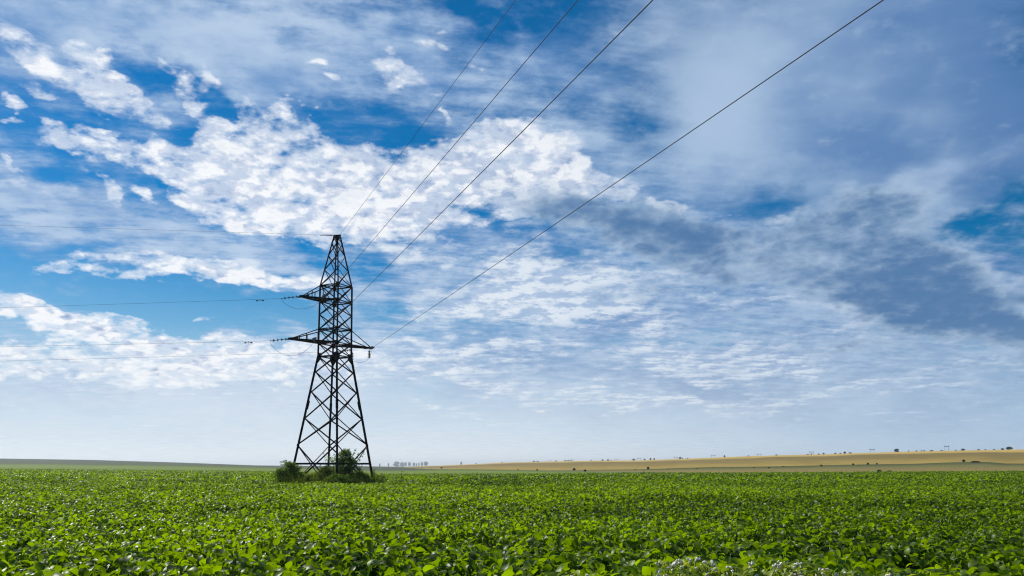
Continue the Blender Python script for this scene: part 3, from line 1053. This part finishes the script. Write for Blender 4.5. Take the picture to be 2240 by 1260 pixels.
# ================================================================== bushes and trees
def leaf_cloud(centres, spread, per, size, squash=0.8, seed=0, fine=False, tint_bias=0.0):
    """Leaves scattered round cluster centres, facing outward and up."""
    g = np.random.default_rng(seed)
    c = np.repeat(np.asarray(centres), per, 0)
    n_ = len(c)
    d = g.normal(size=(n_, 3))
    d /= np.linalg.norm(d, axis=1)[:, None]
    r = spread * g.random(n_) ** 0.45
    p_ = c + d * r[:, None] * np.array([1, 1, squash])
    yaw = np.arctan2(d[:, 1], d[:, 0]) + g.normal(0, 0.9, n_)
    pitch = g.normal(0.35, 0.55, n_)
    roll = g.normal(0, 0.6, n_)
    ln = size * g.uniform(0.7, 1.35, n_)
    v, q_, t_, idx = scatter_leaves(p_, yaw, pitch, roll, ln, ln * 0.85, leaf_fine() if fine else leaf_simple())
    tint = np.clip(g.random(n_) * 0.8 + tint_bias, 0, 1)
    return v, q_, t_, tint[idx]


def shrub(name, loc, w, d, h, label, mat, seed, leaf=0.095, clumps=60, per=85, skirt=0.2, cat='shrub', group=None, stems=6, lean=0.0, top_bias=1.0):
    g = np.random.default_rng(seed)
    root = empty(name, loc)
    tag(root, label, cat, group)
    cs, sticks, sprays = [], MB(), []
    for i in range(clumps):
        a = g.uniform(0, 2 * math.pi)
        u = g.random() ** 0.5
        t = g.random() ** (1.0 / top_bias)
        prof = (math.sin(math.pi * min(1, (t * 0.8 + 0.14))) ** 0.8) * (1 - 0.3 * t)
        k = 1.0 + 0.35 * math.sin(3 * a + seed) * g.random()
        cs.append((math.cos(a) * u * w / 2 * prof * k + lean * t, math.sin(a) * u * d / 2 * prof * k, skirt + (h - skirt) * t * (0.82 + 0.18 * g.random())))
    for i in range(max(5, clumps // 9)):             # loose sprays that break the outline
        a = g.uniform(0, 2 * math.pi)
        e = Vector((math.cos(a) * w * g.uniform(0.25, 0.55), math.sin(a) * d * 0.45, h * g.uniform(0.55, 1.08)))
        s = e * 0.55
        sticks.tube([s, s.lerp(e, 0.5) + Vector((0, 0, 0.03)), e], 0.012, 4, 0.004)
        sprays += [tuple(s.lerp(e, k_)) for k_ in (0.55, 0.8, 1.0)]
    cs = np.array(cs)
    for i in range(stems):
        j = g.integers(0, clumps)
        e = Vector(cs[j])
        s = Vector((g.normal(0, w * 0.06), g.normal(0, d * 0.06), -0.05))
        m_ = s.lerp(e, 0.5) + Vector((0, 0, 0.15 * h))
        sticks.tube([s, m_, e], 0.03, 5, 0.008)
    for i in range(clumps):
        if g.random() < 0.35:
            e = Vector(cs[i])
            s = e * 0.55
            sticks.tube([s, s.lerp(e, 0.5) + Vector((0, 0, 0.05)), e * 1.12], 0.012, 4, 0.004)
    sticks.build('branches', M_bark, root)
    v, q_, t_, tint = leaf_cloud(cs, 0.15 * (w + d + h) / 3 * (40.0 / clumps) ** 0.33 + 0.02, per, leaf, 0.85, seed)
    v2, q2, t2, tint2 = leaf_cloud(np.array(sprays), 0.085, max(8, per // 8), leaf, 1.0, seed + 500)
    t_ = np.concatenate([t_, t2 + len(v)])
    v, tint = np.concatenate([v, v2]), np.concatenate([tint, tint2])
    link('foliage', np_mesh('foliage', v, q_, t_, tint, smooth=False), root, mat)
    return root


BD = 66.0
def place(px, depth, dz=0.0):
    p_ = at(px, 1018, depth)
    return (p_[0], p_[1], float(ground_z(p_[0], p_[1])) + dz)
PXB = BD / F
shrub('bush', place(640, 65.6), 2.6, 2.2, 2.2, 'dark rounded bush at the left leg of the lattice tower', M_bush, 11, clumps=80, per=100)
shrub('bush', place(612, 65.0), 1.2, 1.2, 1.75, 'small loose bush with a twiggy top, left edge of the tower thicket', M_bush, 12, clumps=26, per=55)
shrub('bush', place(753, 66.6), 3.0, 2.6, 3.1, 'tallest dark bush rising in front of the tower between its middle and right legs', M_bush, 13, clumps=110, per=100, lean=0.1)
shrub('bush', place(712, 65.5), 2.3, 1.8, 1.85, 'yellowish green bush beneath the middle of the tower', M_bush_light, 14, clumps=60, per=70)
shrub('bush', place(738, 63.6), 2.6, 1.5, 1.25, 'low dark bush in front of the tower beneath its near leg', M_bush, 15, clumps=50, per=70)
shrub('bush', place(790, 66.0), 1.8, 1.6, 1.35, 'low bush beside the right leg of the tower', M_bush, 16, clumps=40, per=65)
shrub('bush', place(675, 64.2), 1.8, 1.4, 1.25, 'low bush between the dark left bush and the yellowish one', M_bush_light, 17, clumps=40, per=65)
shrub('bush', place(720, 67.5), 1.0, 0.9, 2.75, 'slim leafy sapling behind the far leg of the tower', M_bush, 18, clumps=14, per=32, leaf=0.09)


def weed_patch(name, region, count, hlo, hhi, mat, label, seed):
    """Tall thin weeds and grasses nobody could count."""
    g = np.random.default_rng(seed)
    pos = region(g, count)
    z = ground_z(pos[:, 0], pos[:, 1])
    hh = g.uniform(hlo, hhi, count)
    per = 9
    k_ = np.repeat(np.arange(count), per)
    t = np.tile(np.linspace(0.15, 1.0, per), count)
    lean = g.normal(0, 0.18, (count, 2))
    p_ = np.stack([pos[k_, 0] + lean[k_, 0] * t * hh[k_], pos[k_, 1] + lean[k_, 1] * t * hh[k_], z[k_] + t * hh[k_]], 1)
    n_ = len(p_)
    v, q_, t_, idx = scatter_leaves(p_, g.uniform(0, 6.28, n_), g.normal(-0.7, 0.5, n_), g.normal(0, 0.5, n_), g.uniform(0.10, 0.2, n_), g.uniform(0.03, 0.07, n_), leaf_simple())
    me = np_mesh(name, v, q_, t_, g.random(count)[k_][idx], smooth=False)
    return tag(link(name, me, None, mat), label, 'weeds', kind='stuff')


def tower_region(g, n_):
    a = g.uniform(0, 2 * math.pi, n_)
    r = np.sqrt(g.random(n_))
    return np.stack([TX - 0.1 + np.cos(a) * r * 4.3, TY - 1.0 + np.sin(a) * r * 4.2], 1)
weed_patch('weeds', tower_region, 2600, 0.5, 1.05, M_weed, 'tall weeds and grass growing round the feet of the tower', 21)


def stalk(loc, h, lean, label, seed, leafy=22, mat=None):
    g = np.random.default_rng(seed)
    root = empty('weed_stalk', loc)
    tag(root, label, 'weed')
    mb = MB()
    pts = [Vector((lean[0] * t * t, lean[1] * t * t, h * t)) for t in np.linspace(0, 1, 6)]
    mb.tube(pts, 0.02, 5, 0.006)
    mb.build('stem', M_bark, root)
    ts = g.uniform(0.3, 1.0, leafy)
    cs = np.array([(lean[0] * t * t, lean[1] * t * t, h * t) for t in ts])
    v, q_, t_, tint = leaf_cloud(cs, 0.09, 5, 0.10, 1.2, seed)
    link('leaves', np_mesh('leaves', v, q_, t_, tint * 0.6, smooth=False), root, mat or M_bush)
stalk(place(817, 66.0), 1.55, (0.08, 0), 'dark upright weed stalk beside the right foot of the tower', 31)
stalk(place(831, 65.0), 1.15, (0.28, 0), 'dark weed stalk leaning right, alone beside the tower thicket', 32)
stalk(place(878, 68.0), 1.5, (0.05, 0), 'thin pale weed standing in the crop right of the tower', 33, 12, M_weed)
stalk(place(806, 64.5), 1.2, (-0.05, 0), 'short weed stalk in front of the right leg of the tower', 34)


# ---- far trees and shrubs: a few kinds, copied and scaled
def far_kind(name, seed, w, h, trunk, clumps, leaf, per):
    g = np.random.default_rng(seed)
    root = empty(name, (0, 0, 0))
    mb = MB()
    mb.tube([(0, 0, -0.05), (0.01, 0, trunk * 0.6), (0, 0.01, trunk + 0.25 * h)], 0.035 * h * 0.6 + 0.01, 6, 0.012)
    for i in range(4):
        a = g.uniform(0, 6.28)
        mb.tube([(0, 0, trunk * 0.8), (math.cos(a) * w * 0.2, math.sin(a) * w * 0.2, trunk + 0.4 * (h - trunk))], 0.014, 4, 0.006)
    mb.build('trunk', M_bark, root)
    cs = []
    for i in range(clumps):
        a, zz, r = g.uniform(0, 6.28), g.uniform(-1, 1), g.random() ** 0.4
        rad = (1 - abs(zz) ** 3.0) ** 0.5 * (0.85 + 0.25 * math.sin(2 * a + seed))
        d = (math.cos(a) * rad, math.sin(a) * rad, zz / max(r, 0.3))
        cs.append((d[0] * r * w * 0.40, d[1] * r * w * 0.40, trunk + (h - trunk) * (0.46 + 0.42 * zz)))
    v, q_, t_, tint = leaf_cloud(np.array(cs), 0.17 * w, per, leaf, 0.8, seed)
    link('crown', np_mesh('crown', v, q_, t_, tint, smooth=False), root, M_far_tree)
    return root
kinds = {'tree': [far_kind('tree', 40 + i, 1.0, 1.0, 0.10, 34, 0.13, 44) for i in range(3)],
         'shrub': [far_kind('shrub', 50 + i, 1.0, 1.0, 0.0, 30, 0.14, 40) for i in range(3)]}
used = set()
def far_plant(kind, px, py, w, h, depth, label, cat, group, idx):
    proto = kinds[kind][idx % 3]
    o_ = proto if proto.name not in used else copy_tree(proto)
    used.add(proto.name)
    p_ = at(px, py, depth)
    s = depth / F
    z_ = surface_z(px, depth)
    top_z = at(px, py - h, depth)[2]
    o_.location = (p_[0], p_[1], z_ - 0.05)
    o_.scale = (w * s * 0.95, w * s * 0.95, max(top_z - z_, h * s * 0.8) * 1.05)
    o_.rotation_euler = (0, 0, idx * 1.7)
    tag(o_, label, cat, group)
dtop = lambda px: float(np.interp(px, PX, P_top[:, 1]))
ordw = ['first', 'second', 'third', 'fourth', 'fifth', 'sixth', 'seventh', 'eighth', 'ninth', 'tenth', 'eleventh', 'twelfth', 'thirteenth', 'fourteenth',
        'fifteenth', 'sixteenth', 'seventeenth', 'eighteenth', 'nineteenth', 'twentieth']
def ordinal(i):
    if i < 20:
        return ordw[i]
    t, u = divmod(i + 1, 10)
    tens = ['', '', 'twenty', 'thirty', 'forty', 'fifty']
    return (tens[t] + ' ' + ordw[u - 1]) if u else {2: 'twentieth', 3: 'thirtieth', 4: 'fortieth', 5: 'fiftieth'}[t]
grove = [(867.5, 15, 9.5), (879.5, 10, 8), (887, 7, 8), (895.5, 8, 8), (905.4, 6, 7.3), (911.3, 3.2, 6), (916, 4.2, 7), (923, 7, 8), (931.6, 10, 9.2)]
gl = ['widest blue hazy tree at the left end of the far grove', 'second blue hazy tree from the left in the far grove', 'narrow hazy tree pressed against the left trio of the far grove',
      'hazy tree standing just right of the left trio in the far grove', 'hazy tree in the middle of the far grove, between two gaps', 'thinnest hazy tree in the far grove',
      'slim hazy tree right of the thinnest one in the far grove', 'hazy tree second from the right end of the far grove', 'broad hazy tree at the right end of the far grove']
for i, ((px, w, h), lb) in enumerate(zip(grove, gl)):
    far_plant('tree', px, 1020.2, w, h + 0.9, 4800, lb, 'tree', 'hazy trees of the far grove', i)
far_plant('tree', 830.7, 1020, 3.4, 6.0, 4200, 'small lone hazy tree nearest the tower on the far plain', 'tree', 'lone hazy trees on the far plain', 1)
far_plant('tree', 849.5, 1020, 4, 6.8, 4100, 'small lone hazy tree between the tower and the far grove', 'tree', 'lone hazy trees on the far plain', 2)
far_plant('tree', 1009, 1016.5, 4.8, 6.2, 3600, 'lone hazy tree rising behind the hill right of the grove', 'tree', 'lone hazy trees on the far plain', 0)
sky_list = [(1041.5, 2.4, 3), (1098, 3, 2), (1168, 5, 2.4), (1176, 5, 2), (1216.7, 4.5, 2.2), (1236.5, 4, 2.6), (1243, 4.4, 3), (1250, 4, 2.2), (1294, 3.4, 2.2), (1318.4, 4.5, 3), (1330, 6.5, 2.6), (1336.6, 2.4, 2),
            (1386.5, 7, 4), (1409.8, 4.5, 3.2), (1423, 4.5, 4), (1431, 4, 3.8), (1487.7, 5.6, 4.3), (1493, 2.4, 2.6), (1504, 3.6, 1.8), (1585, 4.4, 4.2), (1637, 4, 1.6), (1698.6, 6, 2), (1767, 5, 1.6), (1775, 4, 2.6),
            (1791, 5, 2.2), (1801.8, 4.6, 3.6), (1827.6, 5, 2.6), (1838.7, 4, 2.2), (1848, 4.8, 4.6), (1860, 7, 2.2), (1962, 11.5, 7), (1987.4, 2, 3), (2004.6, 5.5, 2.2), (2015.9, 3.2, 2.4), (2021.5, 4.6, 2.2),
            (2037.6, 7, 2.2), (2060, 6, 1.6), (2091, 4, 1.8), (2106.4, 8.5, 4), (2140.8, 5.4, 2.8), (2156, 4, 1.8), (2175, 5, 1.8), (2193.2, 6.5, 3.8), (2208, 12, 6.5)]
big = {1962: 'largest round dark tree on the skyline of the tan hill', 2208: 'wide tree on the hill skyline nearest the right edge of the photo', 2193.2: 'rounded shrub just left of the rightmost skyline tree'}
for i, (px, w, h) in enumerate(sky_list):
    py = float(np.interp(px, PX, top_y)) + 0.6
    lb = big.get(px, 'small dark shrub on the tan hill skyline, %s from the left' % ordinal(i))
    far_plant('tree' if h > 4.4 else 'shrub', px, py, w * 1.05, h + 0.6, dtop(px) - 1.0, lb, 'tree' if h > 4.4 else 'shrub', 'trees and shrubs along the hill skyline', i)
slope = [(923, 1026.2, 2.4, 2.2, 'small shrub at the left foot of the tan slope'), (965.7, 1026, 5.4, 4, 'dark shrub at the left foot of the tan slope, largest there'), (943, 1026.3, 2.6, 1.8, 'tiny shrub between two others at the left foot of the tan slope'),
         (1133, 1028, 3.6, 2.6, 'small shrub at the edge of the bright green strip'), (1175, 1029.2, 5, 3.2, 'rusty looking shrub near the bottom of the tan slope'), (1256, 1029.3, 8.5, 6, 'dark round shrub low on the tan slope, left of a square one'),
         (1280, 1031.6, 6.5, 5, 'dark squarish shrub at the edge of the green strip'), (1303, 1016.6, 3.4, 2.2, 'small shrub high on the tan slope beside a smaller one'), (1312, 1015.8, 2.2, 1.8, 'tiniest shrub high on the tan slope'),
         (1389.7, 1029.6, 3.6, 2.8, 'small shrub on the grassy belt left of a tall dark shrub'), (1418, 1026.8, 5.4, 6.2, 'tall dark shrub standing at the lower edge of the tan slope'), (1461.8, 1027.6, 4.6, 2.2, 'flat shrub on the grassy belt below the wheat'),
         (1524, 1026.6, 5.4, 2.2, 'low shrub in the grassy belt, right of the flat one'), (1560, 1025.6, 3, 2.2, 'small round bright shrub in the grassy belt'), (1649, 1025.6, 5.4, 2.4, 'spreading low shrub in the middle of the grassy belt'), (1682, 1026.6, 5, 3.4, 'compact dark shrub in the middle of the grassy belt'),
         (1713, 1022.6, 7, 2.2, 'long flat shrub at the top of the grassy belt'), (1796.5, 1021.6, 5.6, 5, 'shrub with a ragged top at the upper edge of the grassy belt'), (1866.4, 1018.4, 5.4, 5.2, 'dark upright shrub, leftmost of three along the dark green strip'),
         (1898.5, 1016.6, 5.2, 4.6, 'dark upright shrub, middle of three along the dark green strip'), (1918, 1016, 4.8, 4.2, 'dark upright shrub, rightmost of three along the dark green strip'), (2108.6, 1010.8, 6.6, 5.8, 'round dark shrub at the top of the dark green strip'),
         (2134, 1012.8, 24, 4.2, 'long low thicket right of the round shrub in the dark green strip'), (1923.4, 1034.2, 13.5, 6.8, 'bright green rounded shrub at the edge of the crop, left of two'), (1946.7, 1034.2, 11.5, 4.8, 'bright green lower shrub at the edge of the crop, right of two')]
for i, (px, py, w, h, lb) in enumerate(slope):
    i_ = lambda a: float(np.interp(px, PX, a))
    lo, hi_, dl, dh = i_(green_y), i_(mid_y), i_(P_green[:, 1]), i_(P_mid[:, 1])
    if py < hi_:                                 # up on the wheat or the far field
        lo, hi_, dl, dh = i_(mid_y), i_(top_y), i_(P_mid[:, 1]), i_(P_top[:, 1])
    t = min(1.0, max(0.0, (lo - py) / max(0.5, lo - hi_)))
    dep = dl + (dh - dl) * t
    far_plant('shrub', px, py, w, h, dep, lb, 'shrub', 'shrubs scattered on the slope', i + 1)

# ---- far portal pylons on the ridge
def portal():
    root = empty('portal_pylon', (0, 0, 0))
    H, half = 1.0, 0.28
    for s in (-1, 1):
        mb = MB()
        mb.tube([(s * half * 1.12, 0, -0.02), (s * half * 0.9, 0, H * 0.86), (s * half * 0.9 + s * 0.07, 0, H)], 0.026, 5, 0.014)
        mb.build('pole', M_pylon_far, root)
    mb = MB()
    mb.tube([(-half * 1.5, 0, H * 0.86), (half * 1.5, 0, H * 0.86)], 0.020, 5)
    mb.tube([(-half * 1.5, 0, H * 0.83), (half * 1.5, 0, H * 0.83)], 0.014, 5)
    mb.build('crossbeam', M_pylon_far, root)
    return root
pp = portal()
plist = [(2070.5, 973, 1300), (1907.5, 980.8, 1500), (1775, 986.3, 1700), (1660.6, 991.3, 1900), (1560, 994.7, 2150), (1478.4, 998.2, 2400), (1398, 1001.2, 2700), (1348, 1003, 3000), (1250.8, 1004.5, 3300), (1203, 1005, 3600)]
for i, (px, py, dep) in enumerate(plist):
    o_ = pp if i == 0 else copy_tree(pp)
    tp_ = at(px, py, dep)
    z_ = surface_z(px, dep)
    hgt = tp_[2] - z_
    o_.location = (tp_[0], tp_[1], z_)
    sx = [8.6, 8.4, 8.0, 7.6, 7.4, 7.2, 6.6, 6.4, 6.2, 6][i] * dep / F / 0.56
    o_.scale = (sx, hgt * 0.6, hgt)
    o_.rotation_euler = (0, 0, 0.1)
    tag(o_, 'tallest and rightmost hazy two legged pylon on the hill skyline' if i == 0 else 'hazy two legged pylon on the skyline, %s from the right' % ordw[i], 'pylon', 'two legged pylons along the ridge')

# ================================================================== the soybean crop
def canopy(x, y):
    h = CANOPY + 0.12 * vnoise(x / 0.9, y / 0.55, 1) + 0.07 * vnoise(x / 2.6, y / 1.3, 2) + 0.05 * vnoise(x / 7.0, y / 3.0, 3)
    h = h + 0.055 * np.sin(2 * np.pi * (y * 0.985 + x * 0.12) / 0.72 + 1.6 * vnoise(x / 2.0, y / 2.0, 4))
    return h


def crop_points(y0, y1, dens, margin, seed):
    g = np.random.default_rng(seed)
    hw = 0.72
    area = hw * (y1 * y1 - y0 * y0) + 2 * margin * (y1 - y0)
    n_ = int(area * dens)
    y = np.sqrt(g.uniform(y0 * y0, y1 * y1, n_))
    x = g.uniform(-1, 1, n_) * (hw * y + margin)
    keep = ((x - TX + 0.1) / 4.0) ** 2 + ((y - TY + 1.0) / 4.0) ** 2 > 1
    ye_ = np.interp(x / y, U, P_crop[:, 1])
    keep &= y < ye_
    # thin spots where the rows have not closed
    gap = vnoise(x / 1.6, y / 0.8, 9) + 0.6 * vnoise(x / 4.5, y / 2.0, 10)
    keep &= ~((gap > np.where(y < 22, 0.52, 0.80)) & (g.random(n_) < 0.85))
    return x[keep], y[keep], g


def crop_leaves(y0, y1, dens, size, template, margin, seed, depthspread=0.22, tri=True):
    x, y, g = crop_points(y0, y1, dens, margin, seed)
    n_ = len(x)
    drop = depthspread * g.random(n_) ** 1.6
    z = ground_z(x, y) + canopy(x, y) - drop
    c = np.stack([x, y, z], 1)
    yaw0 = g.uniform(0, 2 * math.pi, n_)
    tint0 = g.random(n_)
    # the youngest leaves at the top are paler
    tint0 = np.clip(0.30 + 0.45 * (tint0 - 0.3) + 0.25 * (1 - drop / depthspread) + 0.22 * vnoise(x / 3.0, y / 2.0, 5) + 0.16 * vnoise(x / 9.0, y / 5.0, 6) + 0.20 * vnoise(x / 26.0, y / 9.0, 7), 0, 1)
    k = 3 if tri else 1
    off = np.array([0.0, 1.35, -1.35])[:k]
    kk = np.repeat(np.arange(n_), k)
    o_ = np.tile(off, n_)
    m_ = len(kk)
    yaw = yaw0[kk] + o_ + g.normal(0, 0.25, m_)
    stalk_ = size * np.where(np.abs(o_) < 0.1, 0.45, 0.12)
    p_ = c[kk] + np.stack([np.cos(yaw) * stalk_, np.sin(yaw) * stalk_, g.normal(0, size * 0.12, m_)], 1)
    pitch = np.clip(g.normal(0.42, 0.62, m_), -1.1, 1.5)
    roll = g.normal(0, 0.58, m_)
    ln = size * g.uniform(0.72, 1.2, m_) * (1.0 - 0.35 * (g.random(m_) < 0.15))
    v, q_, t_, idx = scatter_leaves(p_, yaw, pitch, roll, ln, ln * g.uniform(0.72, 0.95, m_), template)
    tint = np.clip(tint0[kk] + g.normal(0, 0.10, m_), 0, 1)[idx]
    return v, q_, t_, tint


parts = [crop_leaves(5.0, 15.0, 100, 0.148, leaf_fine(), 3.5, 101, 0.36),
         crop_leaves(15.0, 30.0, 105, 0.122, leaf_fine(), 3.0, 102, 0.32),
         crop_leaves(30.0, 72.0, 44, 0.150, leaf_simple(), 3.0, 103, 0.30),
         crop_leaves(72.0, 262.0, 11, 0.27, leaf_simple(), 4.0, 104, 0.22)]
V, Q, T, A = [], [], [], []
b = 0
for v, q_, t_, tint in parts:
    V.append(v)
    A.append(tint)
    if q_ is not None:
        Q.append(q_ + b)
    T.append(t_ + b)
    b += len(v)
me = np_mesh('soybean_crop', np.concatenate(V), np.concatenate(Q), np.concatenate(T), np.concatenate(A))
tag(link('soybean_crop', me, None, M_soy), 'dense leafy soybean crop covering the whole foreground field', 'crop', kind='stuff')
print('crop verts', len(me.vertices), 'faces', len(me.polygons))

# ================================================================== foreground weeds
def bur_plant(px, py, depth, h_extra, heads, label, seed):
    """Woolly burdock: stem, pale leaves and clusters of fuzzy round burs."""
    g = np.random.default_rng(seed)
    tp = Vector(at(px, py, depth))
    gz = float(ground_z(tp.x, tp.y))
    root = empty('burdock_plant', (tp.x, tp.y, gz))
    tag(root, label, 'wildflower', 'burdock plants in the foreground')
    H = tp.z - gz
    mb = MB()
    mb.tube([(0, 0, -0.02), (g.normal(0, .02), g.normal(0, .02), H * 0.5), (0, 0, H * 0.97)], 0.009, 6, 0.005)
    tips = []
    for i in range(heads):
        a = 2 * math.pi * i / heads + g.uniform(0, 1)
        r = g.uniform(0.05, 0.19) if heads > 1 else 0.0
        t = Vector((math.cos(a) * r, math.sin(a) * r * 0.7, H + g.uniform(-0.16, 0.0)))
        s = Vector((0, 0, t.z - r * 1.3 - 0.05))
        mb.tube([s, s.lerp(t, 0.6) + Vector((0, 0, -0.01)), t], 0.005, 5, 0.003)
        tips.append(t)
    mb.build('stem', M_burstem, root)
    for t in tips:
        bm = bmesh.new()
        for j in range(g.integers(3, 7)):
            c_ = t + Vector((g.normal(0, .022), g.normal(0, .02), g.normal(0.0, .014)))
            rr = g.uniform(0.0125, 0.0185)
            r_ = bmesh.ops.create_icosphere(bm, subdivisions=2, radius=rr, matrix=Matrix.Translation(c_))
            for vv in r_['verts']:
                vv.co = c_ + (vv.co - c_) * (1.0 + 0.28 * random.uniform(-1, 1))
        me_ = bpy.data.meshes.new('bur_cluster')
        bm.to_mesh(me_)
        bm.free()
        link('bur_cluster', me_, root, M_bur)
    nl = 44
    tt = g.uniform(0.55, 0.99, nl)
    p_ = np.stack([g.normal(0, .09, nl), g.normal(0, .07, nl), tt * H], 1)
    yaw = g.uniform(0, 6.28, nl)
    ln = g.uniform(0.06, 0.13, nl)
    v, q_, t_, idx = scatter_leaves(p_, yaw, g.normal(0.1, 0.5, nl), g.normal(0, .4, nl), ln, ln * 0.7, leaf_fine())
    link('leaves', np_mesh('leaves', v, q_, t_, g.random(nl)[idx]), root, M_burdock)
burs = [(1462, 1225, 9.2, 4, 'burdock with a round cluster, left end of the burdock clump'), (1492, 1222, 9.0, 5, 'burdock with several pale burs left of the clump centre'), (1528, 1236, 8.7, 5, 'low burdock with burs near the bottom edge, left of centre'),
        (1548, 1228, 8.8, 4, 'burdock with pale burs in the middle of the clump'), (1575, 1240, 8.6, 4, 'low burdock at the bottom edge right of the clump middle'), (1480, 1248, 8.5, 4, 'burdock cut by the bottom edge under the left clump'),
        (1664, 1238, 8.8, 3, 'small burdock between the large clump and the right pair'), (1712, 1234, 8.9, 5, 'burdock with big heads, left of the tall single one'), (1736, 1226, 9.1, 3, 'tall burdock with one high cluster in the right group'),
        (1770, 1242, 8.7, 4, 'burdock right of the tall one, close to the bottom edge'), (1808, 1238, 8.7, 4, 'burdock with upright pale burs in the right group'), (1835, 1246, 8.6, 3, 'low burdock at the bottom edge in the right group'),
        (1948, 1243, 8.6, 2, 'rightmost burdock, a round white cluster alone'), (1260, 1252, 8.5, 3, 'short burdock alone at the bottom edge, left of the clump'), (1380, 1250, 8.5, 3, 'short burdock near the bottom edge between two others'), (1610, 1236, 8.8, 4, 'burdock with a drooping side stem, right end of the large clump')]
for i, (px, py, dp, hd, lb) in enumerate(burs):
    bur_plant(px, py, dp, 0, hd, lb, 300 + i)


def grass_tuft(px, py, depth, blades, spread, label, seed):
    g = np.random.default_rng(seed)
    tp = Vector(at(px, py, depth))
    gz = float(ground_z(tp.x, tp.y))
    H = tp.z - gz
    vs, ts = [], []
    for i in range(blades):
        a = g.uniform(0, 6.28)
        hh = H * g.uniform(0.82, 1.0)
        out_ = Vector((math.cos(a), math.sin(a) * 0.5, 0)) * spread * g.uniform(0.4, 1.0)
        wv = Vector((-math.sin(a), math.cos(a), 0)) * 0.006
        prev = None
        for j in range(8):
            t = j / 7.0
            c_ = out_ * (0.15 * t + 0.85 * t ** 3) + Vector((0, 0, hh * (t - 0.10 * t ** 4)))
            w_ = wv * (1 - t) ** 0.6
            vs += [tuple(c_ - w_), tuple(c_ + w_)]
            m_ = len(vs)
            if j:
                ts.append((m_ - 4, m_ - 2, m_ - 1, m_ - 3))
    me_ = np_mesh('grass_tuft', np.array(vs), quads=np.array(ts), tint=g.random(len(vs)))
    o_ = link('grass_tuft', me_, None, M_grass)
    o_.location = (tp.x, tp.y, gz)
    tag(o_, label, 'grass', 'grass tufts among the crop')
for i, a_ in enumerate([(524, 1216, 9.0, 5, 0.16, 'bright forked grass tuft standing at the bottom edge left of the tower'), (206, 1196, 9.6, 2, 0.05, 'single upright pale grass blade in the left foreground'),
                        (880, 1228, 8.9, 3, 0.10, 'curled yellow green grass tuft in the bottom middle'), (1072, 1234, 8.8, 3, 0.08, 'small bright grass tuft near the bottom centre'), (2125, 1226, 9.0, 2, 0.08, 'thin grass blades in the right foreground')]):
    grass_tuft(*a_, 400 + i)

# ================================================================== haze in the air
m, n, o = material('haze_air')
pv = n.new('ShaderNodeVolumePrincipled')
pv.inputs['Color'].default_value = (0.84, 0.93, 1.0, 1)
pv.inputs['Density'].default_value = 0.00014
pv.inputs['Anisotropy'].default_value = 0.4
n.t.links.new(pv.outputs[0], o.inputs['Volume'])
mb = MB()
x0, x1, y0, y1, z0, z1 = -7200, 7200, -300, 9000, -7.5, 42
mb.add([(x0, y0, z0), (x1, y0, z0), (x1, y1, z0), (x0, y1, z0), (x0, y0, z1), (x1, y0, z1), (x1, y1, z1), (x0, y1, z1)],
       [(0, 3, 2, 1), (4, 5, 6, 7), (0, 1, 5, 4), (1, 2, 6, 5), (2, 3, 7, 6), (3, 0, 4, 7)])
tag(mb.build('haze', m), 'pale blue air haze over the whole plain', 'haze', kind='stuff')
